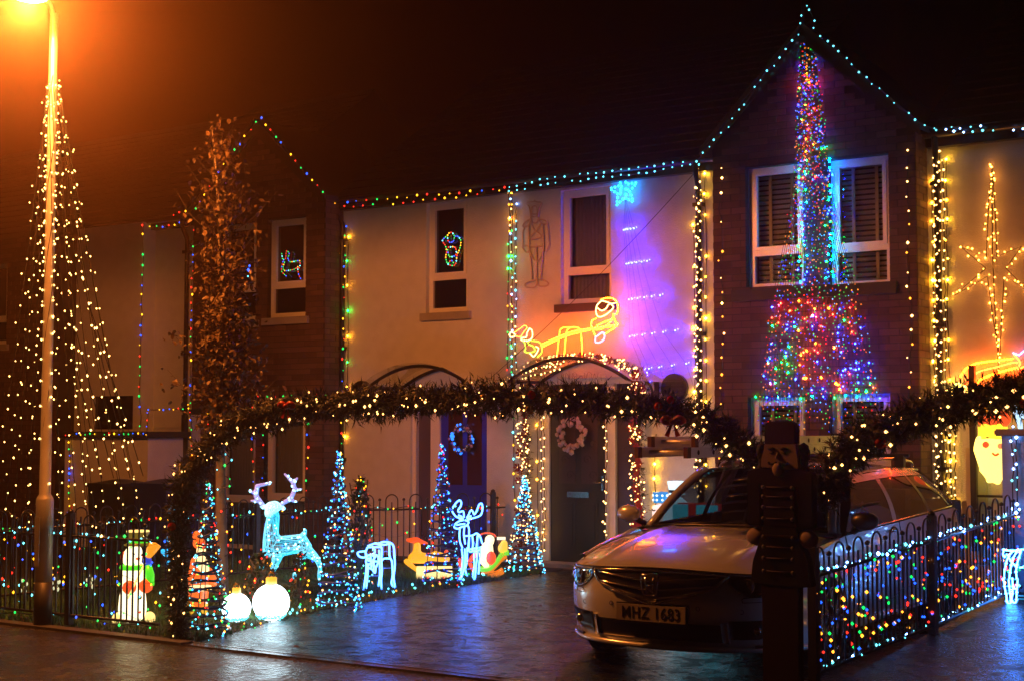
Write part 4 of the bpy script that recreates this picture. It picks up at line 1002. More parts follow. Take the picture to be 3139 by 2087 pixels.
# vertical flower garlands by the green door and over its canopy
def column_garland(label, path, rad, n, nb, flowers=26):
    pts = curve(path, 5); root = thing('door_garland', label, 'garland', pts[0]); b0 = root.location.copy(); bm = BM(); q = resample(pts, .02); T = len(q)
    for k in range(n):
        p = random.choice(q); d = Vector((random.gauss(0, 1), random.gauss(-.2, 1), random.gauss(0, 1))).normalized(); l = rad * random.uniform(.5, 1.1)
        for j in range(7):
            c = p + d * l * (.3 + .1 * j) - b0; e = (d * .5 + Vector((random.gauss(0, 1), random.gauss(0, 1), random.gauss(0, 1)))).normalized(); s_ = d.cross(e).normalized() * .004
            bm.faces.new([bm.verts.new(x) for x in (c - s_, c + s_, c + e * .045)])
    o = obj('pine_needle', bm, M['needle'], root); o['kind'] = 'stuff'
    bm = BM()
    for k in range(nb):
        p = random.choice(q); octa(bm, p + Vector((random.uniform(-1, 1) * rad, -rad * random.uniform(.5, 1), random.uniform(-.05, .05))) - b0, .0115)
    o = obj('bulb', bm, L['warm'], root); o['kind'] = 'stuff'
    for k in range(flowers):
        p = q[int((k + random.random()) / flowers * (T - 1))] + Vector((random.uniform(-.8, .8) * rad, -rad * .85, 0)) - b0; bm = BM(); s_ = random.uniform(.035, .05)
        for j in range(6):
            a = j * math.pi / 3; c, s2 = math.cos(a), math.sin(a)
            V = [bm.verts.new(Vector(x) + p) for x in ((0, 0, 0), (c * s_ - s2 * s_ * .4, -.012, s2 * s_ + c * s_ * .4), (c * s_ * 1.3, -.02, s2 * s_ * 1.3), (c * s_ + s2 * s_ * .4, -.012, s2 * s_ - c * s_ * .4))]; bm.faces.new(V)
        obj('red_flower', bm, M['red'], root)
    return root
cgy = YF - .14
column_garland('garland of red flowers and warm bulbs up the left side of the green door', [P(x, y, cgy) for x, y in ((1212, 1290), (1213, 1150), (1212, 1040), (1208, 930), (1205, 890))], .10, 330, 150)
column_garland('garland of red flowers and warm bulbs between the side pane and the snowman', [P(x, y, cgy) for x, y in ((1475, 1220), (1474, 1120), (1473, 1000), (1472, 900), (1470, 850))], .105, 330, 120)
column_garland('garland with warm bulbs lying along the top of the right hand canopy', [P(x, y, YF - .45) for x, y in ((1240, 842), (1300, 826), (1370, 822), (1430, 836), (1470, 862), (1490, 900))], .07, 200, 110, 8)

# small clear lights on the canopy glass
lights('string_lights', 'warm bulbs lying on the glass of the canopy over the green door', 'string lights', [[P(x, y, YF - .6) for x, y in ((1180, 868), (1230, 850), (1300, 838))], [P(x, y, YF - .3) for x, y in ((1190, 875), (1240, 862), (1290, 850))]], .07, ['warm'], r=.011)
# faint wire lettering behind the canopy
ZL = lambda p: P(1247 + p[0] * .0764, 841.3 + p[1] * .0764, YF - .02)
bm = BM()
for ln in ([(500, 560), (490, 330)], [(600, 560), (600, 280), (640, 240), (660, 300), (665, 560)], [(740, 560), (725, 260), (770, 240), (800, 290), (830, 430)], [(830, 150), (830, 420)], [(860, 240), (850, 380), (880, 440)], [(930, 240), (1000, 205), (1060, 260), (1060, 360), (1000, 410), (940, 370), (920, 300), (950, 225)],
           [(985, 240), (965, 300), (990, 350), (1020, 310)], [(1110, 400), (1200, 300), (1250, 400)], [(1290, 220), (1290, 330), (1320, 400), (1350, 360), (1390, 220), (1450, 210), (1510, 250), (1510, 330), (1530, 400)], [(1560, 360), (1600, 230), (1620, 360), (1650, 390), (1680, 340), (1710, 200)], [(1790, 250), (1800, 420), (1830, 460)]):
    tube(bm, curve([ZL(p) for p in ln], 4), .0022, 4)
tag(obj('wire_lettering', bm, mat('dull_copper_wire', (.09, .02, .015), .5)), 'unlit wire lettering on the wall between the canopy and the green door', 'lettering')

# ================================================================= WREATHS
def wreath(label, c, R_, cols, n=90, rb=.022, flat=False):
    root = thing('door_wreath', label, 'wreath', c); bm = BM()
    for k in range(260):
        a = random.uniform(0, 6.283); d = Vector((math.cos(a) * R_, 0, math.sin(a) * R_)); e = Vector((random.gauss(0, 1), random.gauss(-.3, .7), random.gauss(0, 1))).normalized()
        s_ = e.orthogonal().normalized() * .005; bm.faces.new([bm.verts.new(x) for x in (d - s_, d + s_, d + e * .075)])
    tube(bm, [(math.cos(t * .3) * R_, 0, math.sin(t * .3) * R_) for t in range(21)], .02, 6, closed=True)
    o = obj('ring', bm, M['needle'], root)
    for k in range(n):
        a = k / n * 6.283 * 3; p = Vector((math.cos(a) * (R_ + random.uniform(-.045, .05)), -.03 - random.random() * .03, math.sin(a) * (R_ + random.uniform(-.045, .05))))
        bm = BM(); ball(bm, p, rb * random.uniform(.6, 1.15), sub=1, sc_=(1, .8, 1)); obj('bauble' if not flat else 'blossom', bm, random.choice(cols), root)
    return root
rose = mat('pale_pink_blossom', (.55, .38, .36), .6)
wreath('wreath of silver and blue baubles on the blue door', P(1066, 1010, YF - .02), .145, [M['silver'], M['bluebaub'], M['silver'], mat('mauve_bauble', (.4, .25, .5), .2), emat('lit_blue_bauble', (.02, .2, 1.0), 2.2)], 60)
wreath('wreath of pale pink blossoms on the green door', P(1319, 1000, YF - .02), .165, [rose, rose, mat('cream_blossom', (.5, .42, .36), .6)], 46, .036, True)

# ================================================================= WIRE CONE TREES
def cone_tree(label, px, pyb, pyt, hw_px, cols, lean=0, turns=17, nb=260):
    b = PZ(px, pyb); d = dist_of(b); h = (pyb - pyt) / FPX * d * 1.0; r0 = hw_px / FPX * d
    root = thing('wire_cone_tree', label, 'light tree', b); N = turns * 16; bm = BM()
    pts = []
    for k in range(N):
        t = k / N; tt = t ** 1.0; a = t * turns * 2 * math.pi; rr_ = r0 * (1 - tt) + .012
        pts.append(Vector((math.cos(a) * rr_ + lean * tt, math.sin(a) * rr_, .03 + h * tt + .012 * math.sin(a * 2.3))))
    tube(bm, pts, .011, 4); obj('spiral', bm, mat('dark_blue_tinsel', (.05, .07, .22), .35) if 'dark_blue_tinsel' not in bpy.data.materials else bpy.data.materials['dark_blue_tinsel'], root)
    bm = BM()
    for k in range(5):
        a = k * 2 * math.pi / 5; tube(bm, [(math.cos(a) * r0, math.sin(a) * r0, 0), (lean, 0, h)], .004, 4)
    obj('frame', bm, M['black'], root)
    bm = BM(); mats = [L[c] for c in cols]
    for k in range(nb):
        i = int(N * (1 - (1 - random.random()) ** .72)) if False else int(N * random.random() ** 1.25); p = pts[min(i, N - 1)]
        octa(bm, p + Vector((random.uniform(-.012, .012), random.uniform(-.012, .012), random.uniform(-.02, .02))), random.uniform(.0075, .0115), random.randrange(len(mats)))
    o = obj('bulb', bm, mats, root); o['kind'] = 'stuff'; return root
ct = ['ice', 'iceblue', 'iceblue', 'ice', 'blue', 'iceblue', 'warm']
cone_tree('spiral wire cone tree at the left end of the lawn round a glowing figure', 476, 1462, 1118, 50, ['iceblue', 'ice', 'green', 'ice', 'amber', 'red'], nb=260)
cone_tree('spiral wire cone tree between the cyan reindeer and the bushy shrub', 779, 1405, 1050, 47, ct, nb=380)
cone_tree('spiral wire cone tree standing in front of the blue door', 1018, 1352, 1030, 42, ['iceblue', 'ice', 'blue', 'blue', 'red'], nb=330)
cone_tree('spiral wire cone tree between the sleigh figure and the green door', 1208, 1322, 1105, 44, ['iceblue', 'ice', 'warm', 'ice', 'iceblue'], turns=14, nb=420)
lights('string_lights', 'ice white bulbs lying in the grass along the edge of the driveway', 'string lights', [[PZ(x, y, .03) for x, y in ((480, 1462), (620, 1425), (700, 1412), (850, 1372), (980, 1352), (1120, 1325), (1230, 1312))], [PZ(x, y, .03) for x, y in ((440, 1440), (560, 1440), (760, 1385), (900, 1358), (1060, 1340))]], .11, ['ice', 'ice', 'ice', 'green', 'amber'], r=.012, jit=.06, wr=.003)

# ================================================================= LIT LAWN FIGURES
def at_ground(px, py): return PZ(px, py)
face_cam = lambda p: math.atan2(-p.x, p.y) * -1 * -1      # rotation about z that turns local -y to the camera
def rot_to_cam(p): return math.atan2(p[1], p[0]) + math.pi / 2 + math.pi
# local frames: x right, -y towards the camera, z up
def figure(name, label, cat, px, py, turn=0.0):
    b = PZ(px, py); ang = math.atan2(b.y, b.x) - math.pi / 2
    return thing(name, label, cat, b, ang + turn), dist_of(b)
# --- snowman
root, d = figure('glowing_snowman', 'glowing plastic snowman with top hat and green scarf behind the railing', 'lit figure', 307, 1433); k = d / FPX
snow = emat('lit_white_plastic', (1.0, .85, .5), 2.2, (.8, .8, .7)); snow2 = emat('lit_yellow_plastic', (1.0, .68, .2), 1.6)
u = lambda zx, zy: Vector(((zx - 345) * .2394 * k, 0, (1305 - zy) * .2394 * k))     # from the enlarged photograph
blob('body', [(u(335, 1000), u(340, 900), .068 * 1.6, .1), (u(340, 820), u(345, 780), .10, .08), (u(335, 1180), u(335, 1050), .125, .115)], snow, root, .012)
blob('head', [(u(325, 690), u(340, 640), .088, .075)], snow, root, .01)
for x in (190, 505): blob('foot', [(u(x, 1270), u(x + (10 if x < 300 else -10), 1255), .045, .05)], snow2, root, .01)
bm = BM(); q = u(375, 575); lathe(bm, (q.x, 0, q.z), [(.115, 0), (.118, .012), (.085, .022), (.078, .075), (.098, .11), (.096, .118), (.0, .12)], 16); obj('hat', bm, emat('lit_hat', (.35, .22, .02), .5, (.02, .02, .02)), root)
bm = BM(); lathe(bm, (q.x, 0, q.z + .024), [(.086, 0), (.081, .03)], 16); obj('hat_band', bm, emat('lit_green_plastic', (.08, .8, .02), 1.0, (.02, .4, .02)), root)
bm = BM(); lathe(bm, (q.x, 0, q.z + .118), [(.098, 0), (.096, .012), (.0, .014)], 16); obj('hat_top', bm, snow2, root)
bm = BM(); q = u(330, 770); lathe(bm, (q.x, 0, q.z - .03), [(.10, 0), (.112, .02), (.10, .045)], 16); q2 = u(490, 850); tube(bm, [(q2.x - .02, -.07, q2.z + .08), (q2.x, -.09, q2.z), (q2.x + .01, -.085, q2.z - .09)], [.035, .04, .03], 8); obj('scarf', bm, bpy.data.materials['lit_green_plastic'], root)
mit = emat('lit_red_plastic', (1.0, .12, .02), 1.0, (.5, .03, .02))
for zx, zy in ((305, 960), (455, 950)):
    bm = BM(); q = u(zx, zy); ball(bm, (q.x, -.095, q.z), .062, sub=2, sc_=(1, .6, 1)); obj('mitten', bm, mit, root)
bm = BM(); q = u(243, 680); ball(bm, (q.x, -.01, q.z), .035, sub=2, sc_=(.7, .8, 1.3)); obj('ear_muff', bm, mit, root)
bm = BM(); q = u(378, 692); ball(bm, (q.x, -.085, q.z), .016, sub=1, sc_=(1.5, 1, .8)); obj('nose', bm, mit, root)
for zx, zy in ((340, 650), (415, 658)):
    bm = BM(); q = u(zx, zy); ball(bm, (q.x, -.078, q.z), .011, sub=1); obj('eye', bm, M['wire'], root)
bm = BM(); q = u(400, 1052); ball(bm, (q.x, -.12, q.z), .02, sub=2); obj('button', bm, M['gold'], root)
bm = BM(); a, b = u(290, 1060), u(500, 640); tube(bm, [(a.x, -.13, a.z), (b.x - .05, -.10, b.z - .08)], .008, 6); obj('broom_handle', bm, snow2, root)
bm = BM(); q = u(500, 640); tube(bm, [(q.x - .03, -.06, q.z - .05), (q.x, -.06, q.z + .02), (q.x + .04, -.06, q.z + .08)], [.02, .045, .05], 8); obj('broom_head', bm, emat('lit_orange_plastic', (1.0, .35, .02), 1.0), root)
bm = BM(); q = u(465, 720); ball(bm, (q.x, -.06, q.z), .05, sub=2, sc_=(.8, .6, .9)); obj('bird', bm, emat('lit_blue_plastic', (.02, .06, .7), .8), root)
# --- Santa-like figure inside the left cone
root, d = figure('glowing_santa', 'glowing red and white plastic Santa behind the left wire cone tree', 'lit figure', 456, 1425); k = d / FPX
u = lambda x, y: Vector(((x - 456) * k, 0, (1418 - y) * k))
wht = emat('lit_hot_white', (1.0, .75, .35), 1.6); oran = emat('lit_red_orange', (1.0, .16, .02), 1.1)
blob('coat', [(u(456, 1370), u(456, 1320), .09, .10), (u(456, 1310), u(454, 1290), .09, .07)], oran, root, .012)
blob('beard', [(u(461, 1285), u(468, 1305), .055, .05)], wht, root, .01).location = (0, -.05, 0)
blob('hood', [(u(456, 1245), u(452, 1228), .058, .045)], oran, root, .01)
blob('face', [(u(462, 1262), u(462, 1258), .048, .045)], wht, root, .01).location = (0, -.03, 0)
blob('arm', [(u(478, 1310), u(490, 1335), .04, .04)], oran, root, .01)
blob('trim', [(u(440, 1345), u(480, 1345), .03, .03)], wht, root, .01).location = (0, -.09, 0)
blob('boot', [(u(440, 1400), u(442, 1385), .03, .035), (u(470, 1400), u(470, 1385), .03, .035)], emat('lit_yellow_boot', (1, .5, .03), 1.0), root, .01)
# --- glowing ball ornaments
def orn(label, px, py, rpx):
    root, d = figure('glowing_bauble', label, 'lit ornament', px, py); r = rpx / FPX * d
    bm = BM(); ball(bm, (0, 0, r * .98), r, sub=4); obj('globe', bm, emat('lit_globe', (.70, .90, 1.0), 6.5) if 'lit_globe' not in bpy.data.materials else bpy.data.materials['lit_globe'], root)
    bm = BM(); lathe(bm, (0, 0, r * 1.93), [(r * .30, 0), (r * .30, r * .38), (r * .24, r * .42)], 20); obj('cap', bm, emat('lit_gold_cap', (1.0, .62, .04), .9, (.6, .4, .1)) if 'lit_gold_cap' not in bpy.data.materials else bpy.data.materials['lit_gold_cap'], root)
    bm = BM(); tube(bm, [(math.cos(t * .35) * r * .16, 0, r * 2.45 + math.sin(t * .35) * r * .16) for t in range(18)], .007, 6, closed=True); obj('hanging_loop', bm, M['gold'], root)
    bm = BM()
    for j in range(26):
        a = j * 2.399; rr_ = r * .75; 
        for t in range(3):
            aa = a + t * .2; zz = r * (.18 + .07 * t); rad_ = math.sqrt(max(0, r * r - (zz - r * .98) ** 2)) + .004; octa(bm, Vector((math.cos(aa) * rad_, math.sin(aa) * rad_, zz)), .012)
    o = obj('bulb', bm, emat('ornament_base_bulb', (.1, .75, 1.0), 2.5) if 'ornament_base_bulb' not in bpy.data.materials else bpy.data.materials['ornament_base_bulb'], root); o['kind'] = 'stuff'
orn('smaller glowing white bauble on the grass with a gold cap', 544, 1431, 33); orn('larger glowing white bauble on the grass beneath the cyan reindeer', 624, 1428, 42)
# --- acrylic reindeer
root, d = figure('acrylic_reindeer', 'large cyan acrylic thread reindeer with white antlers on the lawn', 'lit reindeer', 655, 1338); k = d / FPX
def u(p, dy=0.0): return Vector(((525.8 + p[0] * .2636 - 655) * k, dy, (1338 - (1051.7 + p[1] * .2636)) * k))
s_ = .2636 * k
cyan = emat('lit_cyan_acrylic', (.012, .50, .72), 1.5, (.5, .8, .9)); paleb = emat('lit_pale_blue_acrylic', (.16, .32, .85), .75, (.7, .7, .9))
tor = [(u((390, 520)), u((370, 680)), 55 * s_, 66 * s_), (u((370, 680)), u((385, 790)), 66 * s_, 88 * s_), (u((385, 790)), u((620, 760)), 88 * s_, 80 * s_), (u((620, 760)), u((660, 800)), 80 * s_, 66 * s_), (u((665, 640)), u((650, 690)), 15 * s_, 22 * s_),
       (u((330, 850), -.05), u((255, 940), -.06), 36 * s_, 20 * s_), (u((430, 860), -.06), u((400, 960), -.08), 46 * s_, 28 * s_), (u((400, 960), -.08), u((352, 1050), -.08), 28 * s_, 16 * s_),
       (u((690, 830), -.06), u((765, 885), -.08), 52 * s_, 28 * s_), (u((765, 885), -.08), u((795, 960), -.08), 28 * s_, 19 * s_), (u((795, 960), -.08), u((785, 1075), -.08), 19 * s_, 15 * s_), (u((640, 880), .09), u((600, 970), .1), 40 * s_, 26 * s_), (u((600, 970), .1), u((570, 1065), .1), 26 * s_, 15 * s_),
       (u((300, 900), .08), u((290, 1000), .1), 34 * s_, 18 * s_), (u((290, 1000), .1), u((300, 1080), .1), 18 * s_, 14 * s_)]
blob('body', [(a, b, ra, rb_) for a, b, ra, rb_ in tor], cyan, root, .018, 4, wire=(.13, .009))
head = [(u((370, 450), -.06), u((345, 495), -.16), 55 * s_, 30 * s_), (u((400, 440), 0), u((370, 450), -.05), 50 * s_, 55 * s_), (u((480, 455)), u((440, 440)), 16 * s_, 22 * s_), (u((285, 440)), u((330, 440)), 14 * s_, 20 * s_)]
blob('head', head, emat('lit_bright_acrylic', (.25, .9, .95), 1.5, (.7, .9, .9)), root, .016, 3, wire=(.22, .011))
an = [(u((300, 430)), u((240, 350)), 19 * s_, 20 * s_), (u((240, 350)), u((248, 260)), 20 * s_, 18 * s_), (u((248, 260)), u((362, 235)), 16 * s_, 11 * s_), (u((235, 325)), u((182, 300)), 13 * s_, 8 * s_), (u((255, 390)), u((200, 388)), 14 * s_, 8 * s_)]
an2 = [(u((450, 425)), u((540, 370)), 16 * s_, 19 * s_), (u((540, 370)), u((572, 290)), 19 * s_, 17 * s_), (u((572, 290)), u((556, 230)), 17 * s_, 18 * s_), (u((556, 230)), u((485, 160)), 16 * s_, 9 * s_), (u((572, 295)), u((632, 288)), 13 * s_, 9 * s_), (u((540, 385)), u((592, 402)), 14 * s_, 9 * s_), (u((560, 230)), u((592, 195)), 15 * s_, 10 * s_)]
blob('antler', an, paleb, root, .012, 2, wire=(.6, .009)); blob('antler', an2, paleb, root, .012, 2, wire=(.6, .009))
bm = BM()
for a, b, ra, rb_ in tor + head + an + an2:
    for j in range(max(2, int((b - a).length / .05) + int(ra / .02))):
        t = random.random(); r_ = ra + (rb_ - ra) * t; e = Vector((random.gauss(0, 1), -abs(random.gauss(0, 1)), random.gauss(0, 1))).normalized(); octa(bm, a.lerp(b, t) + e * r_ * .9, random.uniform(.009, .015))
o = obj('bulb', bm, emat('reindeer_bulb', (.3, .9, 1.0), 6 * B), root); o['kind'] = 'stuff'
# --- rope light deer
rw = emat('blue_white_rope_light', (.05, .20, 1.0), 13); rf = mat('white_wire_frame', (.6, .65, .8), .4)
def deer(name, label, ox, oy, base, sc2, lines, thin, yb, depth=.0, extra=None):
    root, d = figure(name, label, 'lit reindeer', *base); k = d / FPX
    uu = lambda p: Vector(((ox + p[0] * sc2 - base[0]) * k, (p[2] if len(p) > 2 else 0), (base[1] - oy - p[1] * sc2) * k))
    for nm, lns in lines.items():
        bm = BM()
        for ln in lns: tube(bm, curve([uu(p) for p in ln], 4), .009, 6)
        obj(nm, bm, rw, root)
    bm = BM()
    for ln in thin: tube(bm, [uu(p) for p in ln], .005, 4)
    obj('frame', bm, rf, root); return root, uu
O2 = (796, 1089); S2 = .2038
legs = lambda L_: [L_]
rt, uu = deer('rope_light_deer', 'standing white rope light deer with tall antlers beside the sleigh', *O2, (1073, 1333), S2,
     {'antler': [[(1330, 520), (1250, 500), (1200, 430), (1215, 390), (1250, 340), (1285, 315), (1305, 340), (1298, 380), (1270, 425), (1280, 450), (1305, 440), (1328, 440), (1335, 480), (1335, 510)],
                 [(1360, 545), (1420, 520), (1490, 500), (1530, 470), (1545, 400), (1533, 352), (1503, 368), (1480, 430), (1450, 475), (1432, 435), (1408, 432), (1388, 475), (1365, 515)]],
      'head': [[(1335, 535), (1270, 555), (1230, 590), (1232, 622), (1275, 632), (1312, 612), (1362, 600), (1388, 560), (1345, 535)], [(1270, 480), (1310, 500), (1300, 530), (1265, 500)], [(1420, 490), (1385, 500), (1375, 525), (1415, 510)], [(1250, 590, -.05), (1300, 580, -.05), (1350, 575, -.05)]],
      'body': [[(1290, 620), (1285, 700), (1292, 780), (1320, 850)], [(1378, 590), (1392, 640), (1392, 720)], [(1340, 600, -.06), (1335, 700, -.08), (1350, 800, -.08)], [(1335, 715), (1430, 708), (1480, 685), (1520, 730), (1540, 800)], [(1395, 725, .1), (1390, 860, .1), (1460, 860, .1), (1530, 850, .1)], [(1395, 725, -.1), (1390, 870, -.1), (1460, 870, -.1), (1530, 860, -.1)], [(1430, 710), (1435, 790, -.12), (1430, 870, 0)], [(1490, 700), (1480, 790, -.12), (1475, 870, 0)]],
      'foreleg': [[(1310, 850, -.08), (1322, 950, -.1), (1312, 1080, -.1), (1282, 1200, -.1)], [(1345, 850, -.08), (1350, 960, -.1), (1335, 1080, -.1), (1300, 1195, -.1)]],
      'foreleg.001': [[(1372, 850, .08), (1370, 1000, .1), (1352, 1100, .1), (1372, 1170, .1)]],
      'hindleg': [[(1460, 860, -.08), (1450, 930, -.1), (1452, 1050, -.1), (1435, 1140, -.1), (1452, 1212, -.1)], [(1490, 860, -.08), (1482, 950, -.1), (1470, 1060, -.1), (1458, 1205, -.1)]],
      'hindleg.001': [[(1528, 840, .08), (1522, 930, .1), (1508, 1030, .1), (1500, 1150, .1)]]},
     [[(1300, 900), (1520, 900)], [(1310, 1000, -.1), (1470, 1000, -.1)], [(1400, 730), (1400, 860)], [(1440, 760), (1480, 860)], [(1505, 720), (1500, 860)], [(1320, 1080, -.1), (1500, 1080, .1)]], 0)
deer('rope_light_deer', 'grazing white rope light deer with lowered head on the lawn', *O2, (868, 1356), S2,
     {'body': [[(245, 830), (290, 812), (330, 798), (370, 800), (430, 782), (510, 798), (540, 850), (545, 960)], [(245, 830, -.12), (225, 900, -.12), (250, 980, -.12)], [(330, 798), (400, 830, -.12), (400, 960, -.12)], [(350, 800), (430, 815, 0), (500, 800, 0)], [(490, 800), (490, 920), (500, 960)], [(405, 985, -.1), (430, 960, -.1), (500, 962, -.1), (520, 1000, -.1)], [(300, 820, -.1), (330, 870, -.14), (300, 930, -.1)], [(250, 850, .1), (320, 850, .12), (400, 850, .1)]],
      'head': [[(225, 885), (150, 892), (135, 915), (160, 945), (205, 955), (235, 935), (220, 890)], [(240, 930, -.1), (300, 910, -.12), (360, 930, -.1), (365, 1000, -.1), (340, 1060, -.1), (330, 1120, -.1), (300, 1080, -.1), (265, 1060, -.1), (230, 1000, -.1), (240, 930, -.1)], [(260, 950, -.12), (300, 1000, -.15), (330, 1050, -.12)], [(340, 930, -.12), (300, 980, -.15), (260, 1030, -.12)], [(250, 980, -.12), (355, 990, -.12)], [(280, 920, -.13), (290, 1060, -.13)], [(320, 920, -.13), (315, 1090, -.13)]],
      'foreleg': [[(235, 1000, -.1), (232, 1100, -.1), (220, 1200, -.1), (205, 1305, -.1)], [(255, 1010, -.1), (250, 1120, -.1), (235, 1290, -.1)]],
      'foreleg.001': [[(375, 880, .1), (380, 1000, .1), (385, 1150, .1), (370, 1290, .1)], [(400, 960, -.06), (408, 1100, -.06), (400, 1200, -.06), (405, 1335, -.06)]],
      'hindleg': [[(545, 900, 0), (552, 1050, 0), (540, 1180, 0), (558, 1300, 0)], [(520, 1000, 0), (528, 1150, 0), (515, 1240, 0), (540, 1295, 0)]]},
     [[(230, 1160), (380, 1160)], [(385, 1075), (540, 1075)], [(400, 890), (545, 890)], [(420, 830), (420, 960)]], 0)
# --- lying glowing reindeer
root, d = figure('glowing_reindeer', 'lying orange and yellow plastic reindeer behind the third wire cone', 'lit figure', 985, 1330); k = d / FPX
uz = lambda p: Vector(((O2[0] + p[0] * S2 - 985) * k, (p[2] if len(p) > 2 else 0), (1330 - O2[1] - p[1] * S2) * k)); s2 = S2 * k
yel = emat('lit_amber_deer', (1.0, .42, .015), 1.25); ora = emat('lit_red_deer_head', (1.0, .10, .01), 1.1); whb = emat('lit_cream_base', (1.0, .72, .25), 1.6)
blob('body', [(uz((860, 960)), uz((1120, 970)), 62 * s2, 60 * s2), (uz((760, 960)), uz((860, 960)), 62 * s2, 64 * s2), (uz((690, 990, -.08)), uz((800, 1080, -.1)), 36 * s2, 26 * s2), (uz((805, 880)), uz((790, 940)), 48 * s2, 60 * s2), (uz((1010, 915)), uz((1090, 930)), 40 * s2, 30 * s2)], yel, root, .014)
blob('neck', [(uz((808, 800)), uz((806, 870)), 42 * s2, 48 * s2)], yel, root, .012)
blob('head', [(uz((700, 755, -.04)), uz((800, 765)), 24 * s2, 44 * s2), (uz((820, 770)), uz((925, 797)), 36 * s2, 14 * s2)], ora, root, .012)
bm = BM()
for q in ((860, 740), (900, 730)): tube(bm, [uz((q[0] - 20, 770)), uz((q[0], 720)), uz((q[0] + 25, 700))], .010, 5)
obj('antler', bm, mat('brown_plastic_antler', (.05, .02, .015), .4), root)
bm = BM(); a, b = uz((800, 1185)), uz((1200, 1100)); box(bm, a.x, b.x, -.14, .10, a.z - .004, uz((0, 1060)).z); obj('base_panel', bm, whb, root)
bm = BM(); q = uz((1135, 895)); ball(bm, q, 26 * s2, sub=2); obj('tail', bm, ora, root)
# --- santa in a sleigh
root, d = figure('glowing_sleigh_santa', 'glowing plastic Santa with a sack in a green and orange sleigh', 'lit figure', 1145, 1327); k = d / FPX
uz = lambda p: Vector(((O2[0] + p[0] * S2 - 1145) * k, (p[2] if len(p) > 2 else 0), (1327 - O2[1] - p[1] * S2) * k)); s2 = S2 * k
lw = emat('lit_santa_white', (1.0, .8, .45), 1.7); lr = emat('lit_santa_red', (1.0, .1, .02), 1.15); ly = emat('lit_sack_yellow', (1.0, .6, .06), 1.1); lg = emat('lit_sleigh_green', (.2, .75, .03), 1.0); lo_ = emat('lit_sleigh_orange', (1.0, .25, .01), .9)
blob('torso', [(uz((1590, 930)), uz((1600, 840)), 88 * s2, 70 * s2), (uz((1560, 990)), uz((1590, 1040)), 50 * s2, 40 * s2)], lw, root, .014)
blob('head', [(uz((1628, 755)), uz((1622, 785)), 58 * s2, 54 * s2)], lw, root, .012)
bm = BM(); tube(bm, [uz((1600 + 95 * math.cos(t), 725 - 45 * math.sin(t))) for t in [i * .35 for i in range(0, 10)]], 9 * s2, 6); obj('hood_trim', bm, lr, root)
bm = BM(); ball(bm, uz((1645, 950, -.13)), 60 * s2, sub=2, sc_=(.95, .5, 1.3)); obj('sleeve', bm, lr, root)
blob('sack', [(uz((1775, 850)), uz((1790, 800)), 62 * s2, 45 * s2)], ly, root, .014)
bm = BM(); box(bm, uz((1710, 0)).x, uz((1805, 0)).x, -.05, .05, uz((0, 755)).z, uz((0, 728)).z); obj('sack_top', bm, lw, root)
def strip(pts, w_, th, nm, m):
    bm = BM(); pts = curve([uz(p) for p in pts], 5)
    for a, b in zip(pts, pts[1:]):
        n_ = Vector((-(b - a).z, 0, (b - a).x)).normalized() * th
        for s in (-1, 1): pass
        V = [bm.verts.new(x) for x in (a + Vector((0, -w_, 0)), b + Vector((0, -w_, 0)), b + Vector((0, -w_, 0)) + n_, a + Vector((0, -w_, 0)) + n_, a + Vector((0, w_, 0)), b + Vector((0, w_, 0)), b + Vector((0, w_, 0)) + n_, a + Vector((0, w_, 0)) + n_)]
        for f in ((0, 1, 2, 3), (7, 6, 5, 4), (3, 2, 6, 7), (4, 5, 1, 0)): bm.faces.new([V[i] for i in f])
    return obj(nm, bm, m, root)
strip([(1510, 1095), (1560, 1100), (1640, 1085), (1720, 1010), (1780, 930), (1845, 915)], .15, .035, 'sleigh_rim', lg)
strip([(1530, 1125), (1620, 1120), (1700, 1060), (1770, 985), (1820, 950)], .14, .05, 'sleigh_side', lo_)
strip([(1600, 1150), (1700, 1165), (1790, 1120)], .14, .05, 'sleigh_base', lo_)
blob('reindeer', [(uz((1480, 900)), uz((1430, 960)), 30 * s2, 34 * s2), (uz((1400, 1000)), uz((1440, 1100)), 28 * s2, 22 * s2), (uz((1290, 980)), uz((1300, 1090)), 26 * s2, 20 * s2)], lr, root, .014)
# --- small blue angel lights, plastic flowers, red lantern stake, green cloth
root, d = figure('glowing_angel', 'small cyan praying angel light behind the garland leg', 'lit figure', 396, 1300); k = d / FPX
Z3 = lambda zx, zy: Vector(((225.4 + zx * .2396 - 396) * k, 0, (1300 - 1126.8 - zy * .2396) * k))
an_ = emat('lit_cyan_tube', (.03, .5, .9), 1.6)
bm = BM()
for ln in ([(735, 145), (700, 150), (685, 190), (680, 250)], [(745, 210), (720, 200), (710, 180)], [(660, 450), (655, 480), (700, 510), (740, 545)], [(720, 660), (680, 690), (665, 740), (668, 800), (690, 850), (730, 840)]): tube(bm, curve([Z3(*p) for p in ln], 4), .014, 6)
obj('lit_tube', bm, an_, root)
blob('lit_wing', [(Z3(625, 590), Z3(655, 625), .03, .03), (Z3(660, 580), Z3(665, 640), .02, .015)], an_, root, .008)
bm = BM(); tube(bm, [Z3(690, 250), Z3(680, 450), Z3(690, 740), (Z3(690, 740).x, 0, 0)], .008, 5); obj('stake', bm, M['black'], root)
pet = emat('lit_plastic_petal', (.9, .95, .55), .8)
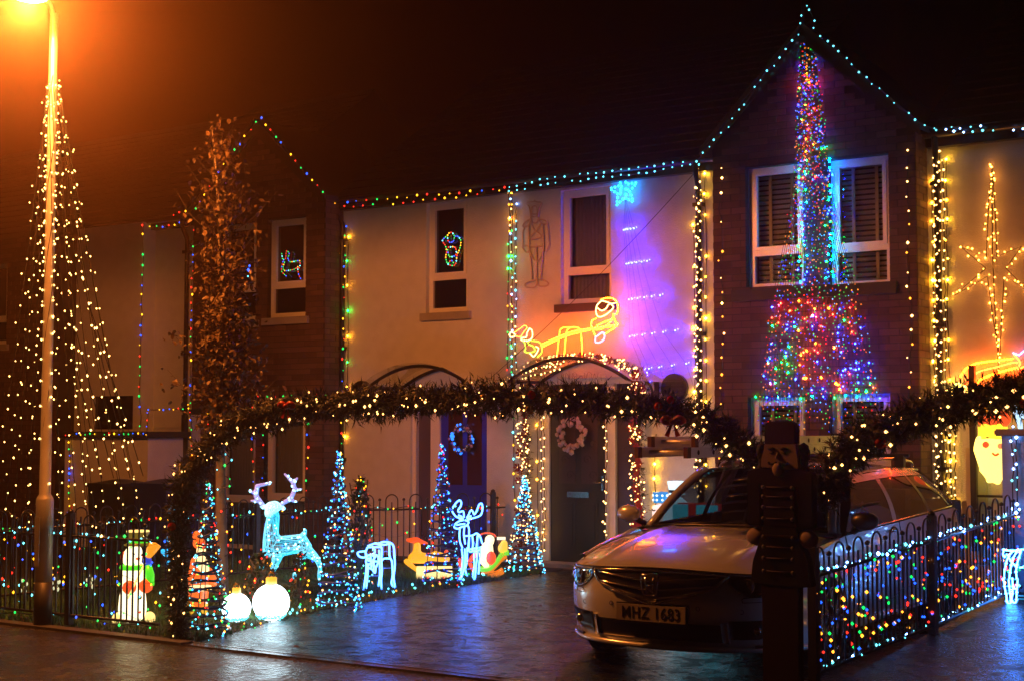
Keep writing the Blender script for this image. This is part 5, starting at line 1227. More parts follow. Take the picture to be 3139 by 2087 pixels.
for i, (px, py, lab) in enumerate(((55, 1345, 'small glowing plastic flower left of the street lamp'), (130, 1340, 'small glowing plastic flower just right of the street lamp'), (209, 1333, 'small glowing plastic flower between the lamp and the snowman'))):
    b = P(px, py, YS + .5); root = thing('flower_light', lab, 'flower light', (b.x, b.y, 0)); bm = BM()
    for j in range(9):
        a = j * .7; ball(bm, (math.cos(a) * .03, math.sin(a * 1.7) * .02, b.z + math.sin(a) * .04 - .02 * (j % 3)), .012, sub=1, sc_=(1, .5, 1.5))
    obj('petal_cluster', bm, pet, root); bm = BM(); tube(bm, [(0, 0, 0), (0, 0, b.z - .02)], .004, 4); obj('stem', bm, M['wire'], root)
root, d = figure('lantern_stake', 'slim red plastic lamp post ornament left of the snowman', 'garden ornament', 161, 1408); k = d / FPX
rp = emat('lit_dull_red_plastic', (.9, .03, .01), .10, (.5, .02, .015))
bm = BM(); tube(bm, [(0, 0, 0), (0, 0, 205 * k)], .013, 8); tube(bm, [(0, 0, 0), (0, 0, .11)], .022, 8); obj('post', bm, rp, root)
bm = BM(); lathe(bm, (0, 0, 192 * k), [(.03, 0), (.075, .015), (.035, .06), (.012, .09), (0.004, .2)], 12); obj('lantern_roof', bm, rp, root)
b = PZ(722, 1352); bm = BM(); cl = mat('green_tarpaulin', (.01, .09, .05), .5, bump=.4, scale=20)
grid(bm, lambda u_, v_: (b.x + (u_ - .5) * .55, b.y + (v_ - .5) * .32 + (u_ - .5) * .5, .02 + .09 * abs(math.sin(u_ * 7 + v_ * 4)) * math.sin(math.pi * v_) * (1 - .4 * u_) + .02 * math.sin(v_ * 19)), 26, 14)
tag(obj('green_tarpaulin', bm, cl), 'crumpled green tarpaulin lying on the grass by the reindeer hoof', 'tarpaulin')

# ================================================================= BEHIND THE CAR: figures against the wall
root = thing('glowing_snowman', 'tall glowing white snowman figure in a top hat behind the car windscreen', 'lit figure', P(1556, 1240, YF - .5)); b0 = root.location
b0.z = 0; root.location.z = 0; yv = YF - .5
c = P(1560, 1165, yv); cw = emat('lit_cold_white', (.55, .85, 1.0), 1.7)
blob('body', [(Vector((0, 0, .25)), Vector((0, 0, .75)), .2, .17), (Vector((0.02, 0, c.z - .0)), Vector((0.02, 0, c.z - .05)), .12, .13)], cw, root, .016)
bm = BM(); lathe(bm, (.02, 0, P(1560, 1138, yv).z), [(.10, 0), (.085, .02), (.0845, .03), (.095, .075), (.11, .15), (0, .155)], 20); obj('hat', bm, cw, root)
bm = BM(); lathe(bm, (.02, 0, P(1560, 1138, yv).z + .02), [(.092, 0), (.094, .035)], 20); obj('hat_band', bm, M['black'], root)
nb_ = thing('nutcracker_figure', 'small glowing nutcracker figure with a blue checked hat by the wall', 'lit figure', P(1521, 1240, YF - .6)); nb_.location.z = 0
zz = P(1521, 1180, YF - .6).z; bm = BM(); lathe(bm, (0, 0, .1), [(.10, 0), (.11, zz - .35), (.075, zz - .18), (.09, zz - .13), (.095, zz - .05), (.085, zz - .02), (0, zz)], 16); obj('body', bm, emat('lit_pink_white', (1.0, .75, .7), 1.3), nb_)
bm = BM(); zh = P(1521, 1157, YF - .6).z; lathe(bm, (0, 0, zh), [(.075, 0), (.085, .12), (0, .125)], 16); ht = obj('hat', bm, emat('lit_blue_hat', (.02, .3, .8), .9), nb_)
bm = BM()
for r_ in range(2):
    for j in range(8):
        a = j * math.pi / 4 + r_ * .0; ball(bm, (math.cos(a) * .082, math.sin(a) * .082, zh + .035 + .05 * r_), .014, sub=1)
obj('hat_spot', bm, emat('lit_spot', (.8, .95, 1), 2), ht)
bm = BM()
for s in (-1, 1): tube(bm, curve([(0 + s * .01, -.1, zh - .075), (s * .035, -.1, zh - .085), (s * .06, -.085, zh - .065)], 4), .008, 5)
obj('moustache', bm, M['wire'], nb_)
pr_ = thing('present_box', 'cyan lit present box with a red ribbon seen through the windscreen', 'lit ornament', P(1612, 1240, YF - .75)); pr_.location.z = 0
bx = emat('lit_cyan_gift', (.03, .6, .8), 1.1); bm = BM(); box(bm, -.24, .24, -.18, .18, 0, .84); obj('box', bm, bx, pr_)
bm = BM(); box(bm, -.045, .045, -.19, .19, 0, .855); box(bm, -.25, .25, -.045, .045, 0, .853); obj('ribbon', bm, emat('lit_red_ribbon', (.8, .03, .04), .6), pr_)
# big Santa face, gate and lamp on the right wall
root = thing('lit_santa_mask', 'large glowing Santa face with curly white beard hanging by the blue pier', 'lit figure', P(2285, 1045, YF - .35)); b0 = root.location.copy(); yv = YF - .35
wq = emat('lit_santa_beard', (1.0, .72, .12), 3.2); kx = (P(2300, 1045, yv).x - P(2290, 1045, yv).x) / 10; kz = -(P(2290, 1055, yv).z - P(2290, 1045, yv).z) / 10
V_ = lambda px, py, y=0: Vector(((px - 2285) * kx, y, (1045 - py) * kz))
caps = [(V_(2285, 1030), V_(2290, 1070), .19, .16)]
for j in range(15):
    a = math.pi * (.62 + j * .095); caps.append((V_(2289 + (33 - 3 * (j % 2)) * math.cos(a), 1045 - (64 - 5 * (j % 2)) * math.sin(a)), V_(2289 + 24 * math.cos(a), 1045 - 50 * math.sin(a)), .036, .05))
bb = blob('beard', caps, wq, root, .014, 2); bb.scale = (1, .45, 1)
bm = BM(); box(bm, V_(2258, 0).x, V_(2320, 0).x, -.10, .06, V_(0, 1010).z, V_(0, 975).z); bmesh.ops.bevel(bm, geom=bm.edges[:], offset=.03, segments=3, affect='EDGES'); obj('hat_trim', bm, emat('lit_hat_trim', (1.0, .62, .03), 2.0), root)
bm = BM(); ball(bm, V_(2290, 965), .17, sub=3, sc_=(1, .5, .6)); obj('hat', bm, lr, root)
bm = BM(); ball(bm, V_(2277, 1023, -.10), .035, sub=2); obj('cheek', bm, emat('lit_cheek', (1, .1, .02), 1), root)
bm = BM(); ball(bm, V_(2311, 1026, -.11), .03, sub=2); obj('nose', bm, emat('lit_nose', (1, .3, .1), 1), root)
bm = BM(); ball(bm, V_(2281, 1007, -.1), .014, sub=1, sc_=(1.5, 1, .6)); obj('eye', bm, M['wire'], root)
bm = BM(); tube(bm, curve([V_(2293, 1042, -.12), V_(2300, 1047, -.12), V_(2308, 1043, -.12)], 4), .012, 6); obj('mouth', bm, mit, root)
lb = P(2208, 900, YF - .12); root = thing('wall_lamp', 'round glowing globe lamp on the wall above the right garland', 'wall lamp', lb)
bm = BM(); ball(bm, (0, 0, 0), .085, sub=3); obj('globe', bm, emat('lit_globe_lamp', (1.0, .72, .12), 9), root)
bm = BM(); tube(bm, [(0, .11, -.02), (0, .04, -.06), (0, 0, -.075)], .015, 6); obj('bracket', bm, M['black'], root)
gt = thing('side_gate', 'black steel side gate frame in front of the yellow lit wall', 'gate', P(2243, 1100, YF - .12)); gt.location.z = rz(YF - .12)
for x in (0, .58):
    bm = BM(); box(bm, x - .03, x + .03, -.03, .03, 0, 1.9); obj('post', bm, M['black'], gt)
bm = BM(); box(bm, .03, .55, -.012, .012, .55, .575); box(bm, .03, .55, -.011, .011, .95, .972); obj('bar', bm, M['black'], gt)
# blue gate pier
pp = PZ(2335, 1452, .2); pY = 12.95; a = P(2310, 1200, pY); pz_ = P(2310, 1003, pY).z
root = thing('gate_pier', 'square rendered gate pier lit blue with a flat stone cap', 'gate pier', (a.x + .26, pY + .26, 0))
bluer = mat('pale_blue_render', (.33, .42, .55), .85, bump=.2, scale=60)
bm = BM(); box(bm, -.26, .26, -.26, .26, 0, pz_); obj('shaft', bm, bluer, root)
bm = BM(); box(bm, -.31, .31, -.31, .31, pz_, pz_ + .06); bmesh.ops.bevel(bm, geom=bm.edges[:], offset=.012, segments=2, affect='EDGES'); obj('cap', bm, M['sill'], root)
lights('string_lights', 'ice white bulbs running down the front of the blue gate pier', 'string lights', [[Vector((a.x + .10, pY - .05, pz_ + .07)), Vector((a.x + .10, pY - .025, .9))], [Vector((a.x + .13, pY - .03, pz_)), Vector((a.x + .13, pY - .03, .8))]], .115, ['ice', 'cold'], r=.013)
# little deer on the pier and the wire deer at its foot
sp_ = thing('glowing_deer', 'small sparkling white deer standing on top of the gate pier', 'lit reindeer', (a.x + .17, pY + .05, pz_ + .06))
icew = emat('lit_ice_acrylic', (.5, .75, 1.0), 1.5)
blob('body', [(Vector((-.04, 0, .13)), Vector((.12, 0, .14)), .04, .045), (Vector((-.04, 0, .14)), Vector((-.08, 0, .22)), .03, .022), (Vector((-.08, 0, .23)), Vector((-.12, 0, .22)), .026, .016)] + [(Vector((x, y_, .11)), Vector((x + .02, y_, .0)), .018, .01) for x in (-.04, .12) for y_ in (-.03, .03)], icew, sp_, .008, 2, wire=(.6, .008))
blob('antler', [(Vector((-.07, 0, .25)), Vector((-.10, .02, .31)), .008, .006), (Vector((-.07, 0, .25)), Vector((-.04, -.02, .32)), .008, .006)], cyan, sp_, .005, 1)
ZQ = lambda p, y=0: P(1863 + p[0] * .2395, 1013.6 + p[1] * .2395, 12.35 + y)
wd_ = thing('rope_light_deer', 'white rope light deer frame standing at the foot of the blue pier', 'lit reindeer', ZQ((1960, 1555))); bz = wd_.location.copy()
rw2 = emat('cold_white_rope_light', (.04, .24, 1.0), 26)
for nm, lns in (('body', [[(1870, 1050), (1960, 1060), (2067, 1045), (2200, 1050)], [(1960, 1060), (1910, 1130), (1880, 1250), (1870, 1330)], [(1995, 1070), (1955, 1150), (1935, 1250), (1925, 1330)], [(1900, 1100), (1990, 1210), (2067, 1215), (2150, 1190)], [(1872, 1050), (1865, 1100), (1890, 1120)], [(2040, 1060), (2010, 1150), (1990, 1250), (2000, 1340)]]),
                ('foreleg', [[(1870, 1330), (1885, 1430), (1900, 1500), (1905, 1555), (1940, 1560), (1935, 1480), (1925, 1400), (1920, 1330)]]), ('hindleg', [[(1955, 1330), (1960, 1430), (1950, 1540), (1990, 1550), (1998, 1440), (2005, 1340)]])):
    bm = BM()
    for i, ln in enumerate(lns):
        q = curve([ZQ(p, .12 * (i % 2)) - bz for p in ln], 4); tube(bm, q, .007, 6)
        for p in resample(q, .06): octa(bm, p, .014)
    obj(nm, bm, rw2, wd_)
bm = BM()
for ln in ([(1870, 1330), (2010, 1340)], [(1905, 1440), (1990, 1440)], [(1990, 1490), (2200, 1500)], [(1990, 1520), (2200, 1530)], [(2067, 1000), (2010, 1240)], [(2080, 980), (2067, 1240)]): tube(bm, [ZQ(p) - bz for p in ln], .006, 4)
obj('frame', bm, emat('lit_frame_wire', (.05, .5, .8), .6), wd_)
# ================================================================= BINS
def bin_(label, px, py, w_, h, m, Y):
    a = P(px, py, Y); root = thing('wheelie_bin', label, 'bin', (a.x + w_ / 2, Y + w_ / 2, 0)); t = w_ / 2
    bm = BM(); V0 = [(-t * .85, -t * .85), (t * .85, -t * .85), (t * .85, t * .85), (-t * .85, t * .85)]
    lo_v = [bm.verts.new((x, y, .06)) for x, y in V0]; hi_v = [bm.verts.new((x / .85 * .97, y / .85 * .97, h - .10)) for x, y in V0]
    for i in range(4): bm.faces.new((lo_v[i], lo_v[(i + 1) % 4], hi_v[(i + 1) % 4], hi_v[i]))
    bm.faces.new(lo_v[::-1]); obj('body', bm, m, root)
    bm = BM(); box(bm, -t * 1.04, t * 1.04, -t * 1.06, t * 1.0, h - .105, h - .06); grid(bm, lambda u_, v_: ((u_ * 2 - 1) * t, (v_ * 2 - 1) * t, h - .06 + .05 * math.sin(math.pi * u_) * math.sin(math.pi * v_)), 8, 8); obj('lid', bm, m, root)
    bm = BM(); tube(bm, [(-t * .7, t * 1.1, h - .1), (t * .7, t * 1.1, h - .1)], .015, 8); obj('handle', bm, m, root)
    for s in (-1, 1):
        bm = BM(); tube(bm, [(s * t * .8, t * .8, .1), (s * t * .95, t * .8, .1)], .1, 14); obj('wheel', bm, M['wire'], root)
    return root
yb = YF - 2.4
hh = P(250, 1102, yb).z
bk = bin_('black wheelie bin with a painted number beside the low porch', 200, 1102, .60, hh, M['binblack'], yb)
bin_('blue wheelie bin standing right of the black bin', 305, 1098, .62, hh + .02, M['binblue'], yb)
tx = bpy.data.curves.new('number', 'FONT'); tx.body = '5'; tx.size = .24; tx.extrude = .002; tx.materials.append(mat('faded_white_paint', (.12, .09, .08), .7))
to0 = bpy.data.objects.new('number', tx); C.objects.link(to0); me = bpy.data.meshes.new_from_object(to0.evaluated_get(bpy.context.evaluated_depsgraph_get())); bpy.data.objects.remove(to0); to = new_obj('number', me, None, bk); to.location = (-.02, -.303, .38); to.rotation_euler = (math.pi / 2, 0, 0)
# ================================================================= STREET TREE
tb_ = PZ(512, 1402); root = thing('rowan_tree', 'slim leafy autumn street tree in front of the low brick gable', 'tree', tb_); dT = dist_of(tb_)
T3 = lambda px, py, off=0: PD(px, py, dT + off) - tb_
bm = BM()
trunk = [Vector((0, 0, 0)), T3(510, 1250), T3(508, 1100), T3(506, 950), T3(505, 800), T3(508, 600), T3(500, 420), T3(488, 290)]
tube(bm, curve(trunk, 4), [.062 - .057 * i / 28 for i in range(29)], 10); obj('trunk', bm, M['bark'], root)
env = [(258, 485, 12), (300, 500, 55), (380, 500, 85), (450, 520, 105), (540, 520, 92), (640, 515, 78), (720, 515, 88), (800, 515, 95), (880, 510, 90), (940, 520, 75), (975, 520, 40)]
limb = BM(); leaves = []; rt_ = random.Random(11)
def wid(y):
    for (a, ca, wa), (b, cb_, wb_) in zip(env, env[1:]):
        if a <= y <= b: t = (y - a) / (b - a); return ca + (cb_ - ca) * t, wa + (wb_ - wa) * t
    return 510, 20
br = []
for k in range(120):
    y = rt_.uniform(290, 965); c, w__ = wid(y); y0_ = min(970, y + rt_.uniform(30, 110)); a = T3(507, y0_)
    ex = rt_.uniform(-1, 1); dp = rt_.uniform(-1, 1) * math.sqrt(max(0, 1 - ex * ex)); l = rt_.uniform(.55, 1.0)
    e = T3(c + ex * w__ * l, y, dp * w__ / FPX * dT * l); br.append((a, e))
for px_, py_ in ((404, 435), (430, 378), (640, 440), (385, 850), (390, 760), (630, 820), (480, 262), (540, 285), (640, 870)): br.append((T3(506, py_ + 110), T3(px_, py_, rt_.uniform(-.2, .2))))
for a, e in br:
    mid = a.lerp(e, .5) + Vector((rt_.uniform(-.03, .03), rt_.uniform(-.03, .03), -.05)); q = curve([a, mid, e], 4); tube(limb, q, [.0055 * (1 - .75 * i / (len(q) - 1)) for i in range(len(q))], 4)
    for j in range(48 if e.z + tb_.z < PD(500, 560, dT).z else 13):
        t = .25 + .75 * rt_.random(); p = q[min(len(q) - 1, int(t * (len(q) - 1)))] + Vector((rt_.gauss(0, .075), rt_.gauss(0, .075), rt_.gauss(0, .075))); leaves.append(p)
obj('branch', limb, mat('dark_twig', (.03, .022, .016), .8), root)
bm = BM(); lf = ((0, 0, 0), (.017, .02, .004), (.014, .045, .0), (0, .062, -.008), (-.014, .045, .0), (-.017, .02, .004))
V = [bm.verts.new(p) for p in lf]; bm.faces.new(V); ml = bpy.data.meshes.new('leaf'); bm.to_mesh(ml); bm.free(); ml.materials.append(M['leaf'])
leaves.sort(key=lambda p: -p.dot(FWD) * -1)
rest = BM()
for k, p in enumerate(leaves):
    rot = Matrix.Rotation(rt_.uniform(0, 6.28), 4, 'Z') @ Matrix.Rotation(rt_.uniform(-1.6, 1.2), 4, 'X') @ Matrix.Rotation(rt_.uniform(-.8, .8), 4, 'Y')
    s_ = rt_.uniform(.6, 1.3)
    if k < 300:
        o = bpy.data.objects.new('leaf', ml); C.objects.link(o); o.parent = root; o.matrix_local = Matrix.Translation(p) @ rot @ Matrix.Scale(s_, 4)
    else:
        V = [rest.verts.new(p + rot.to_3x3() @ (Vector(x) * s_)) for x in lf]; rest.faces.new(V)
o = obj('leaf', rest, M['leaf'], root); o['kind'] = 'stuff'
lights('string_lights', 'coloured bulbs wound round the trunk of the slim street tree', 'string lights', [[tb_ + Vector((math.cos(t * .9) * .08, math.sin(t * .9) * .08, .1 + t * .03)) for t in range(56)]], .12, ['ice', 'red', 'amber', 'ice', 'green'], r=.013)
lights('string_lights', 'three bright blue bulbs caught high in the leafy tree', 'string lights', [[PD(574, 612, dT - .1), PD(572, 640, dT - .1)]], .05, ['blue', 'ice'], r=.014, wire=False)
# shrubs
def shrub(label, px, py, topy, wpx, n, bulbs, cols):
    b = PZ(px, py); d = dist_of(b); h = (py - topy) / FPX * d; w__ = wpx / FPX * d; root = thing('garden_shrub', label, 'shrub', b); bm = BM(); lb_ = BM()
    for k in range(16):
        a = k * 2.4; e = Vector((math.cos(a) * w__ * random.uniform(.3, .9), math.sin(a) * w__ * random.uniform(.3, .9), h * random.uniform(.4, .98))); tube(lb_, curve([(0, 0, 0), (e.x * .3, e.y * .3, e.z * .6), e], 3), .006, 4)
    obj('stem', lb_, M['bark'], root)
    for k in range(n):
        z = h * random.random() ** .8; ww = w__ * (1 - (z / h) ** 2.2) ** .5 if z < h else .02; a = random.uniform(0, 6.28); r_ = ww * random.random() ** .35
        p = Vector((math.cos(a) * r_, math.sin(a) * r_, z)); rot = Matrix.Rotation(random.uniform(0, 6.28), 3, 'Z') @ Matrix.Rotation(random.uniform(-1.5, 1), 3, 'X'); s_ = random.uniform(.7, 1.2)
        V = [bm.verts.new(p + rot @ (Vector(x) * s_)) for x in lf]; bm.faces.new(V)
    o = obj('leaf', bm, M['leafg'], root); o['kind'] = 'stuff'
    bm = BM(); mats = [L[c] for c in cols]
    for k in range(bulbs):
        z = h * random.random() ** 1.3; ww = w__ * (1 - (z / h) ** 2.2) ** .5; a = random.uniform(0, 6.28); octa(bm, Vector((math.cos(a) * ww * .95, math.sin(a) * ww * .95, z)), random.uniform(.010, .014), random.randrange(len(mats)))
    o = obj('bulb', bm, mats, root); o['kind'] = 'stuff'
shrub('tall leafy shrub with coloured bulbs right of the second wire cone', 828, 1345, 1100, 33, 620, 85, ['yellow', 'red', 'amber', 'green', 'ice'])
shrub('low leafy shrub with red and yellow bulbs under the cyan reindeer', 600, 1402, 1275, 42, 480, 48, ['amber', 'red', 'red', 'yellow'])
shrub('leafy shrub between the reindeer legs behind the large bauble', 690, 1385, 1275, 26, 220, 26, ['amber', 'red', 'yellow', 'green'])
# fallen leaves on the drive
bm = BM()
for k in range(40):
    x = random.uniform(-9, -5.5); y = random.uniform(YS, 12); a = random.uniform(0, 6.28); rot = Matrix.Rotation(a, 3, 'Z')
    V = [bm.verts.new(Vector((x, y, .004 if True else 0)) + rot @ (Vector(q) * 1.1) + Vector((0, 0, .004 + .01 * random.random()))) for q in lf]; bm.faces.new(V)
o = obj('fallen_leaves', bm, M['leaf']); tag(o, 'a few fallen autumn leaves scattered on the wet driveway', 'leaves', kind='stuff')
# ================================================================= CAR
paint = mat('silver_car_paint', (.60, .63, .68), .24, metal=.4, coat=1.0, bump=.02, scale=400)
blk = mat('black_trim', (.008, .008, .009), .35); tyre = mat('tyre_rubber', (.012, .012, .012), .8); chrome = mat('chrome', (.6, .6, .62), .12, metal=1.0); alloy = mat('alloy_wheel', (.35, .35, .37), .25, metal=.9)
carglass = glassmat('car_glass', (.30, .33, .34), .02); plate = mat('number_plate_white', (.30, .28, .27), .4); lensm = glassmat('headlight_lens', (.8, .82, .85), .03); inter = mat('dark_interior', (.02, .02, .02), .8)
cb = Vector((-4.88, 8.92, 0)); car = thing('parked_car', 'silver estate car parked on the driveway with ladders on its roof', 'car', cb, R(1.5))
def F(x, z):
    a = min(1.0, abs(x) / .93); lean = .22 * max(0, (z - .52)) ** 1.0 if z > .52 else (.06 * ((.52 - z) / .3) ** 2)
    return .02 + lean + .62 * (1 - (1 - a ** 3.0) ** .5) + .10 * a * a
def patch(name, x0, x1, zb, zt, off, m, parent=None, nu=16, nv=4, sym=False, fy=None):
    bm = BM()
    def fn(u, v):
        x = x0 + (x1 - x0) * u; z = zb(x) + (zt(x) - zb(x)) * v; return (x, (fy or F)(x, z) - off, z)
    vv = grid(bm, fn, nu, nv)
    # a thin edge so the piece has depth
    rim = [vv[i][0] for i in range(nu + 1)] + [vv[nu][j] for j in range(1, nv + 1)] + [vv[i][nv] for i in range(nu - 1, -1, -1)] + [vv[0][j] for j in range(nv - 1, 0, -1)]
    back = [bm.verts.new(v.co + Vector((0, .02 + max(0, off), 0))) for v in rim]
    for i in range(len(rim)): bm.faces.new((rim[i], rim[(i + 1) % len(rim)], back[(i + 1) % len(rim)], back[i]))
    return obj(name, bm, m, parent or car)
zh0 = lambda x: .712 - .07 * (abs(x) / .9) ** 2 + .035 * (abs(x) / .9) ** 4
# nose shell
bm = BM(); grid(bm, lambda u, v: (lambda x, z: (x, F(x, z), z))(-.925 + 1.85 * u, .175 + (zh0(-.925 + 1.85 * u) - .175) * v), 44, 16); body = obj('body', bm, paint, car)
# bonnet
def cowl(x): return 1.22 + .16 * (abs(x) / .85) ** 2 * -1 + .0
def hood(x, s):
    y0 = F(x, zh0(x)); y1 = 1.30 + .12 * (1 - (abs(x) / .85) ** 2) * -1 + .10
    z1 = .925 - .085 * (abs(x) / .85) ** 2.4; z0 = zh0(x); e = s ** .78
    cr = .018 * math.exp(-((abs(x) - .50 - .0 * s) / .05) ** 2) * min(1, s * 4)
    return (x, y0 + (y1 - y0) * s, z0 + (z1 - z0) * e + .03 * math.sin(math.pi * s) * (1 - .3 * abs(x)) + cr)
bm = BM(); grid(bm, lambda u, v: hood(-.80 + 1.6 * u, v), 44, 20); obj('bonnet', bm, paint, car)
XW = .91
def belt(y):   # shoulder line height
    return .675 + .205 * min(1, max(0, (y - .45) / .95)) ** .7 + .095 * max(0, (y - 1.4) / 3.1)
def side_x(y, z):
    w_ = XW
    if y < .75: w_ = XW - .10 * ((.75 - y) / .4) ** 2 * .5
    if y > 4.1: w_ = XW - .16 * ((y - 4.1) / .6) ** 2
    t = (z - .2) / (belt(y) - .2); return w_ - .07 * max(0, t - .62) ** 1.2 * 2 - .03 * (1 - t) ** 2 + .012 * math.exp(-((t - .72) / .05) ** 2)
for s in (-1, 1):
    bm = BM()
    def fs(u, v):
        y = .60 + (4.60 - .60) * u; z = .21 + (belt(y) - .21) * v; return (s * side_x(y, z), y, z)
    grid(bm, fs, 60, 12)
    # fender top joining side to bonnet and belt ledge
    def ft(u, v):
        y = .52 + (1.42 - .52) * u; a = Vector((s * side_x(max(y, .6), belt(max(y, .6))), y, belt(max(y, .6)))); q = (y - F(.8, .7)) / (1.32 - F(.8, .7)); b = Vector(hood(s * .80, min(1, max(0, q)))); b.y = y; return a.lerp(b, v) + Vector((0, 0, .012 * math.sin(math.pi * v)))
    grid(bm, ft, 20, 4)
    def fc(u, v):     # corner between nose and side
        z = .175 + (.67 - .175) * v; a = Vector((s * .925, F(.925, z), z)); b = Vector((s * side_x(.62, z), .72, z)); return a.lerp(b, u)
    grid(bm, fc, 3, 8)
    obj('wing', bm, paint, car)
# rear end
bm = BM()
def rr_(u, v):
    x = -.88 + 1.76 * u; z = .25 + (1.02 - .25) * v; a = abs(x) / .88; return (x * (1 - .03 * v), 4.74 - .22 * a ** 4 - .06 * v ** 2, z)
grid(bm, rr_, 24, 8); obj('tailgate', bm, paint, car)
for s in (-1, 1):
    bm = BM(); grid(bm, lambda u, v: (s * (.885 - .01 * v), 4.42 + .26 * u * (1 - .4 * v), .74 + .27 * v), 4, 4); obj('tail_light', bm, mat('red_tail_lens', (.25, .01, .01), .15, coat=1) if 'red_tail_lens' not in bpy.data.materials else bpy.data.materials['red_tail_lens'], car)
# greenhouse
RZ = 1.455
def rw_(y): return .60 - .05 * max(0, (y - 3.2)) ** 1.2
def rf(u, v):
    y = 2.12 + (4.12 - 2.12) * v; x = rw_(y) * (u * 2 - 1); t = (y - 2.12) / 2.0; zc = 1.345 + .05 * math.sin(math.pi * min(1, t * .9 + .12)) - .02 * t
    return (x, y - .10 * (1 - (u * 2 - 1) ** 2) * (1 - t), zc - .035 * abs(u * 2 - 1) ** 2.5)
bm = BM(); grid(bm, rf, 18, 18); obj('roof', bm, paint, car)
def ws(u, v):
    k = u * 2 - 1; a = Vector((k * .79, 1.26 + .22 * k * k, .918 - .04 * k * k)); b = Vector(rf(u, 0)); return a.lerp(b, v) + Vector((0, -.05 * math.sin(math.pi * v), 0.015 * math.sin(math.pi * v)))
bm = BM(); grid(bm, lambda u, v: ws(.055 + .89 * u, .03 + .93 * v), 16, 10); obj('windscreen', bm, carglass, car)
for u in (.0, 1.0):
    bm = BM(); s = 1 if u else -1; tube(bm, [Vector(ws(u + (-.03 if u else .03), k / 8)) + Vector((s * .012, 0, 0)) for k in range(9)], .036, 6)
    obj('windscreen_pillar', bm, paint, car)
bm = BM(); grid(bm, lambda u, v: Vector(ws(u, .0)) + Vector((0, -.10 + .10 * v, -.012 + .02 * v)), 16, 2); tube(bm, [ws(k / 12, .03) for k in range(13)], .012, 5); obj('scuttle', bm, blk, car)
tb2 = lambda s: [(s * side_x(y, belt(y)) * .985, y, belt(y) + .012) for y in (1.50, 2.30, 3.20, 3.28, 4.02, 4.08, 4.50)]
for s in (-1, 1):
    bot = lambda y: Vector((s * (side_x(y, belt(y)) - .03), y, belt(y) + .008))
    topy = lambda y: Vector((s * (rw_(min(4.12, max(2.12, y))) + .012), y, 1.315 + .03 * math.sin(math.pi * min(1, max(0, (y - 2.1) / 2.1))) - .02))
    def pane_(name, yb0, yb1, yt0, yt1, m=carglass, sh=.0):
        bm = BM(); grid(bm, lambda u, v: bot(yb0 + (yb1 - yb0) * u).lerp(topy(yt0 + (yt1 - yt0) * u), v) + Vector((s * .028 * math.sin(math.pi * v), 0, 0)), 8, 6); return obj(name, bm, m, car)
    pane_('side_window', 1.50, 2.60, 2.22, 2.72); pane_('side_window', 2.70, 3.55, 2.80, 3.45); pane_('side_window', 3.62, 4.20, 3.52, 3.80)
    bm = BM(); grid(bm, lambda u, v: bot(1.50 + 2.82 * u).lerp(topy(2.16 + 1.76 * u), .84 + .17 * v) + Vector((s * (.010 + .028 * math.sin(math.pi * (.84 + .16 * v))), 0, 0)), 20, 2); obj('door_frame', bm, paint, car)
    for a, b, c, d_ in ((2.60, 2.70, 2.72, 2.80), (3.55, 3.62, 3.45, 3.52)):
        bm = BM(); grid(bm, lambda u, v: bot(a + (b - a) * u).lerp(topy(c + (d_ - c) * u), v) + Vector((s * (.032 * math.sin(math.pi * v)), 0, 0)), 1, 6); obj('door_pillar', bm, paint if a < 3 else blk, car)
    bm = BM(); grid(bm, lambda u, v: bot(4.20 + .48 * u).lerp(topy(3.80 + .38 * u), v) + Vector((s * .03 * math.sin(math.pi * v) - s * .05 * u, 0, 0)), 4, 6); obj('rear_pillar', bm, paint, car)
    bm = BM(); grid(bm, lambda u, v: topy(2.12 + 2.0 * u).lerp(Vector(rf(0 if s < 0 else 1, u)) , v), 16, 2); tube(bm, [topy(2.12 + 2.0 * k / 12) for k in range(13)], .012, 5); tube(bm, [ws(1 if s > 0 else 0, k / 6) for k in range(7)], .02, 5); obj('roof_edge', bm, paint, car)
    bm = BM(); tube(bm, [bot(1.5 + 2.95 * k / 20) + Vector((s * .008, 0, -.002)) for k in range(21)] + [bot(4.45).lerp(topy(3.98), t) + Vector((s * .02, 0, 0)) for t in (.2, .5, .8)] + [topy(3.9 - .28 * k) + Vector((s * .012, 0, -.01)) for k in range(6)], .009, 5); obj('window_trim', bm, chrome, car)
    # roof rail
    bm = BM(); tube(bm, curve([topy(2.35) + Vector((-s * .04, 0, .02)), topy(2.5) + Vector((-s * .04, 0, .075)), topy(3.3) + Vector((-s * .04, 0, .085)), topy(4.0) + Vector((-s * .04, 0, .07)), topy(4.12) + Vector((-s * .04, 0, .02))], 4), .014, 6); obj('roof_rail', bm, chrome, car)
    # door gaps and handles
    for nm, yy in (('a', 1.42), ('b', 2.66), ('c', 3.62)):
        bm = BM(); tube(bm, [(s * (side_x(yy, .3 + (belt(yy) - .3) * k / 8) + .0015), yy + (.06 * (1 - k / 8) if nm == 'c' else 0), .3 + (belt(yy) - .3) * k / 8) for k in range(9)], .0045, 4); obj('door_gap', bm, blk, car)
    for yy in (2.45, 3.42):
        bm = BM(); tube(bm, curve([(s * (side_x(yy, .86) + .0), yy - .09, .86), (s * (side_x(yy, .86) + .03), yy, .865), (s * side_x(yy, .86), yy + .09, .86)], 4), .013, 6); obj('door_handle', bm, chrome, car)
    bm = BM(); tube(bm, [(s * (side_x(y, .24) + .01), y, .235) for y in (1.45, 2.3, 3.3)], .03, 6); obj('sill_skirt', bm, paint, car)
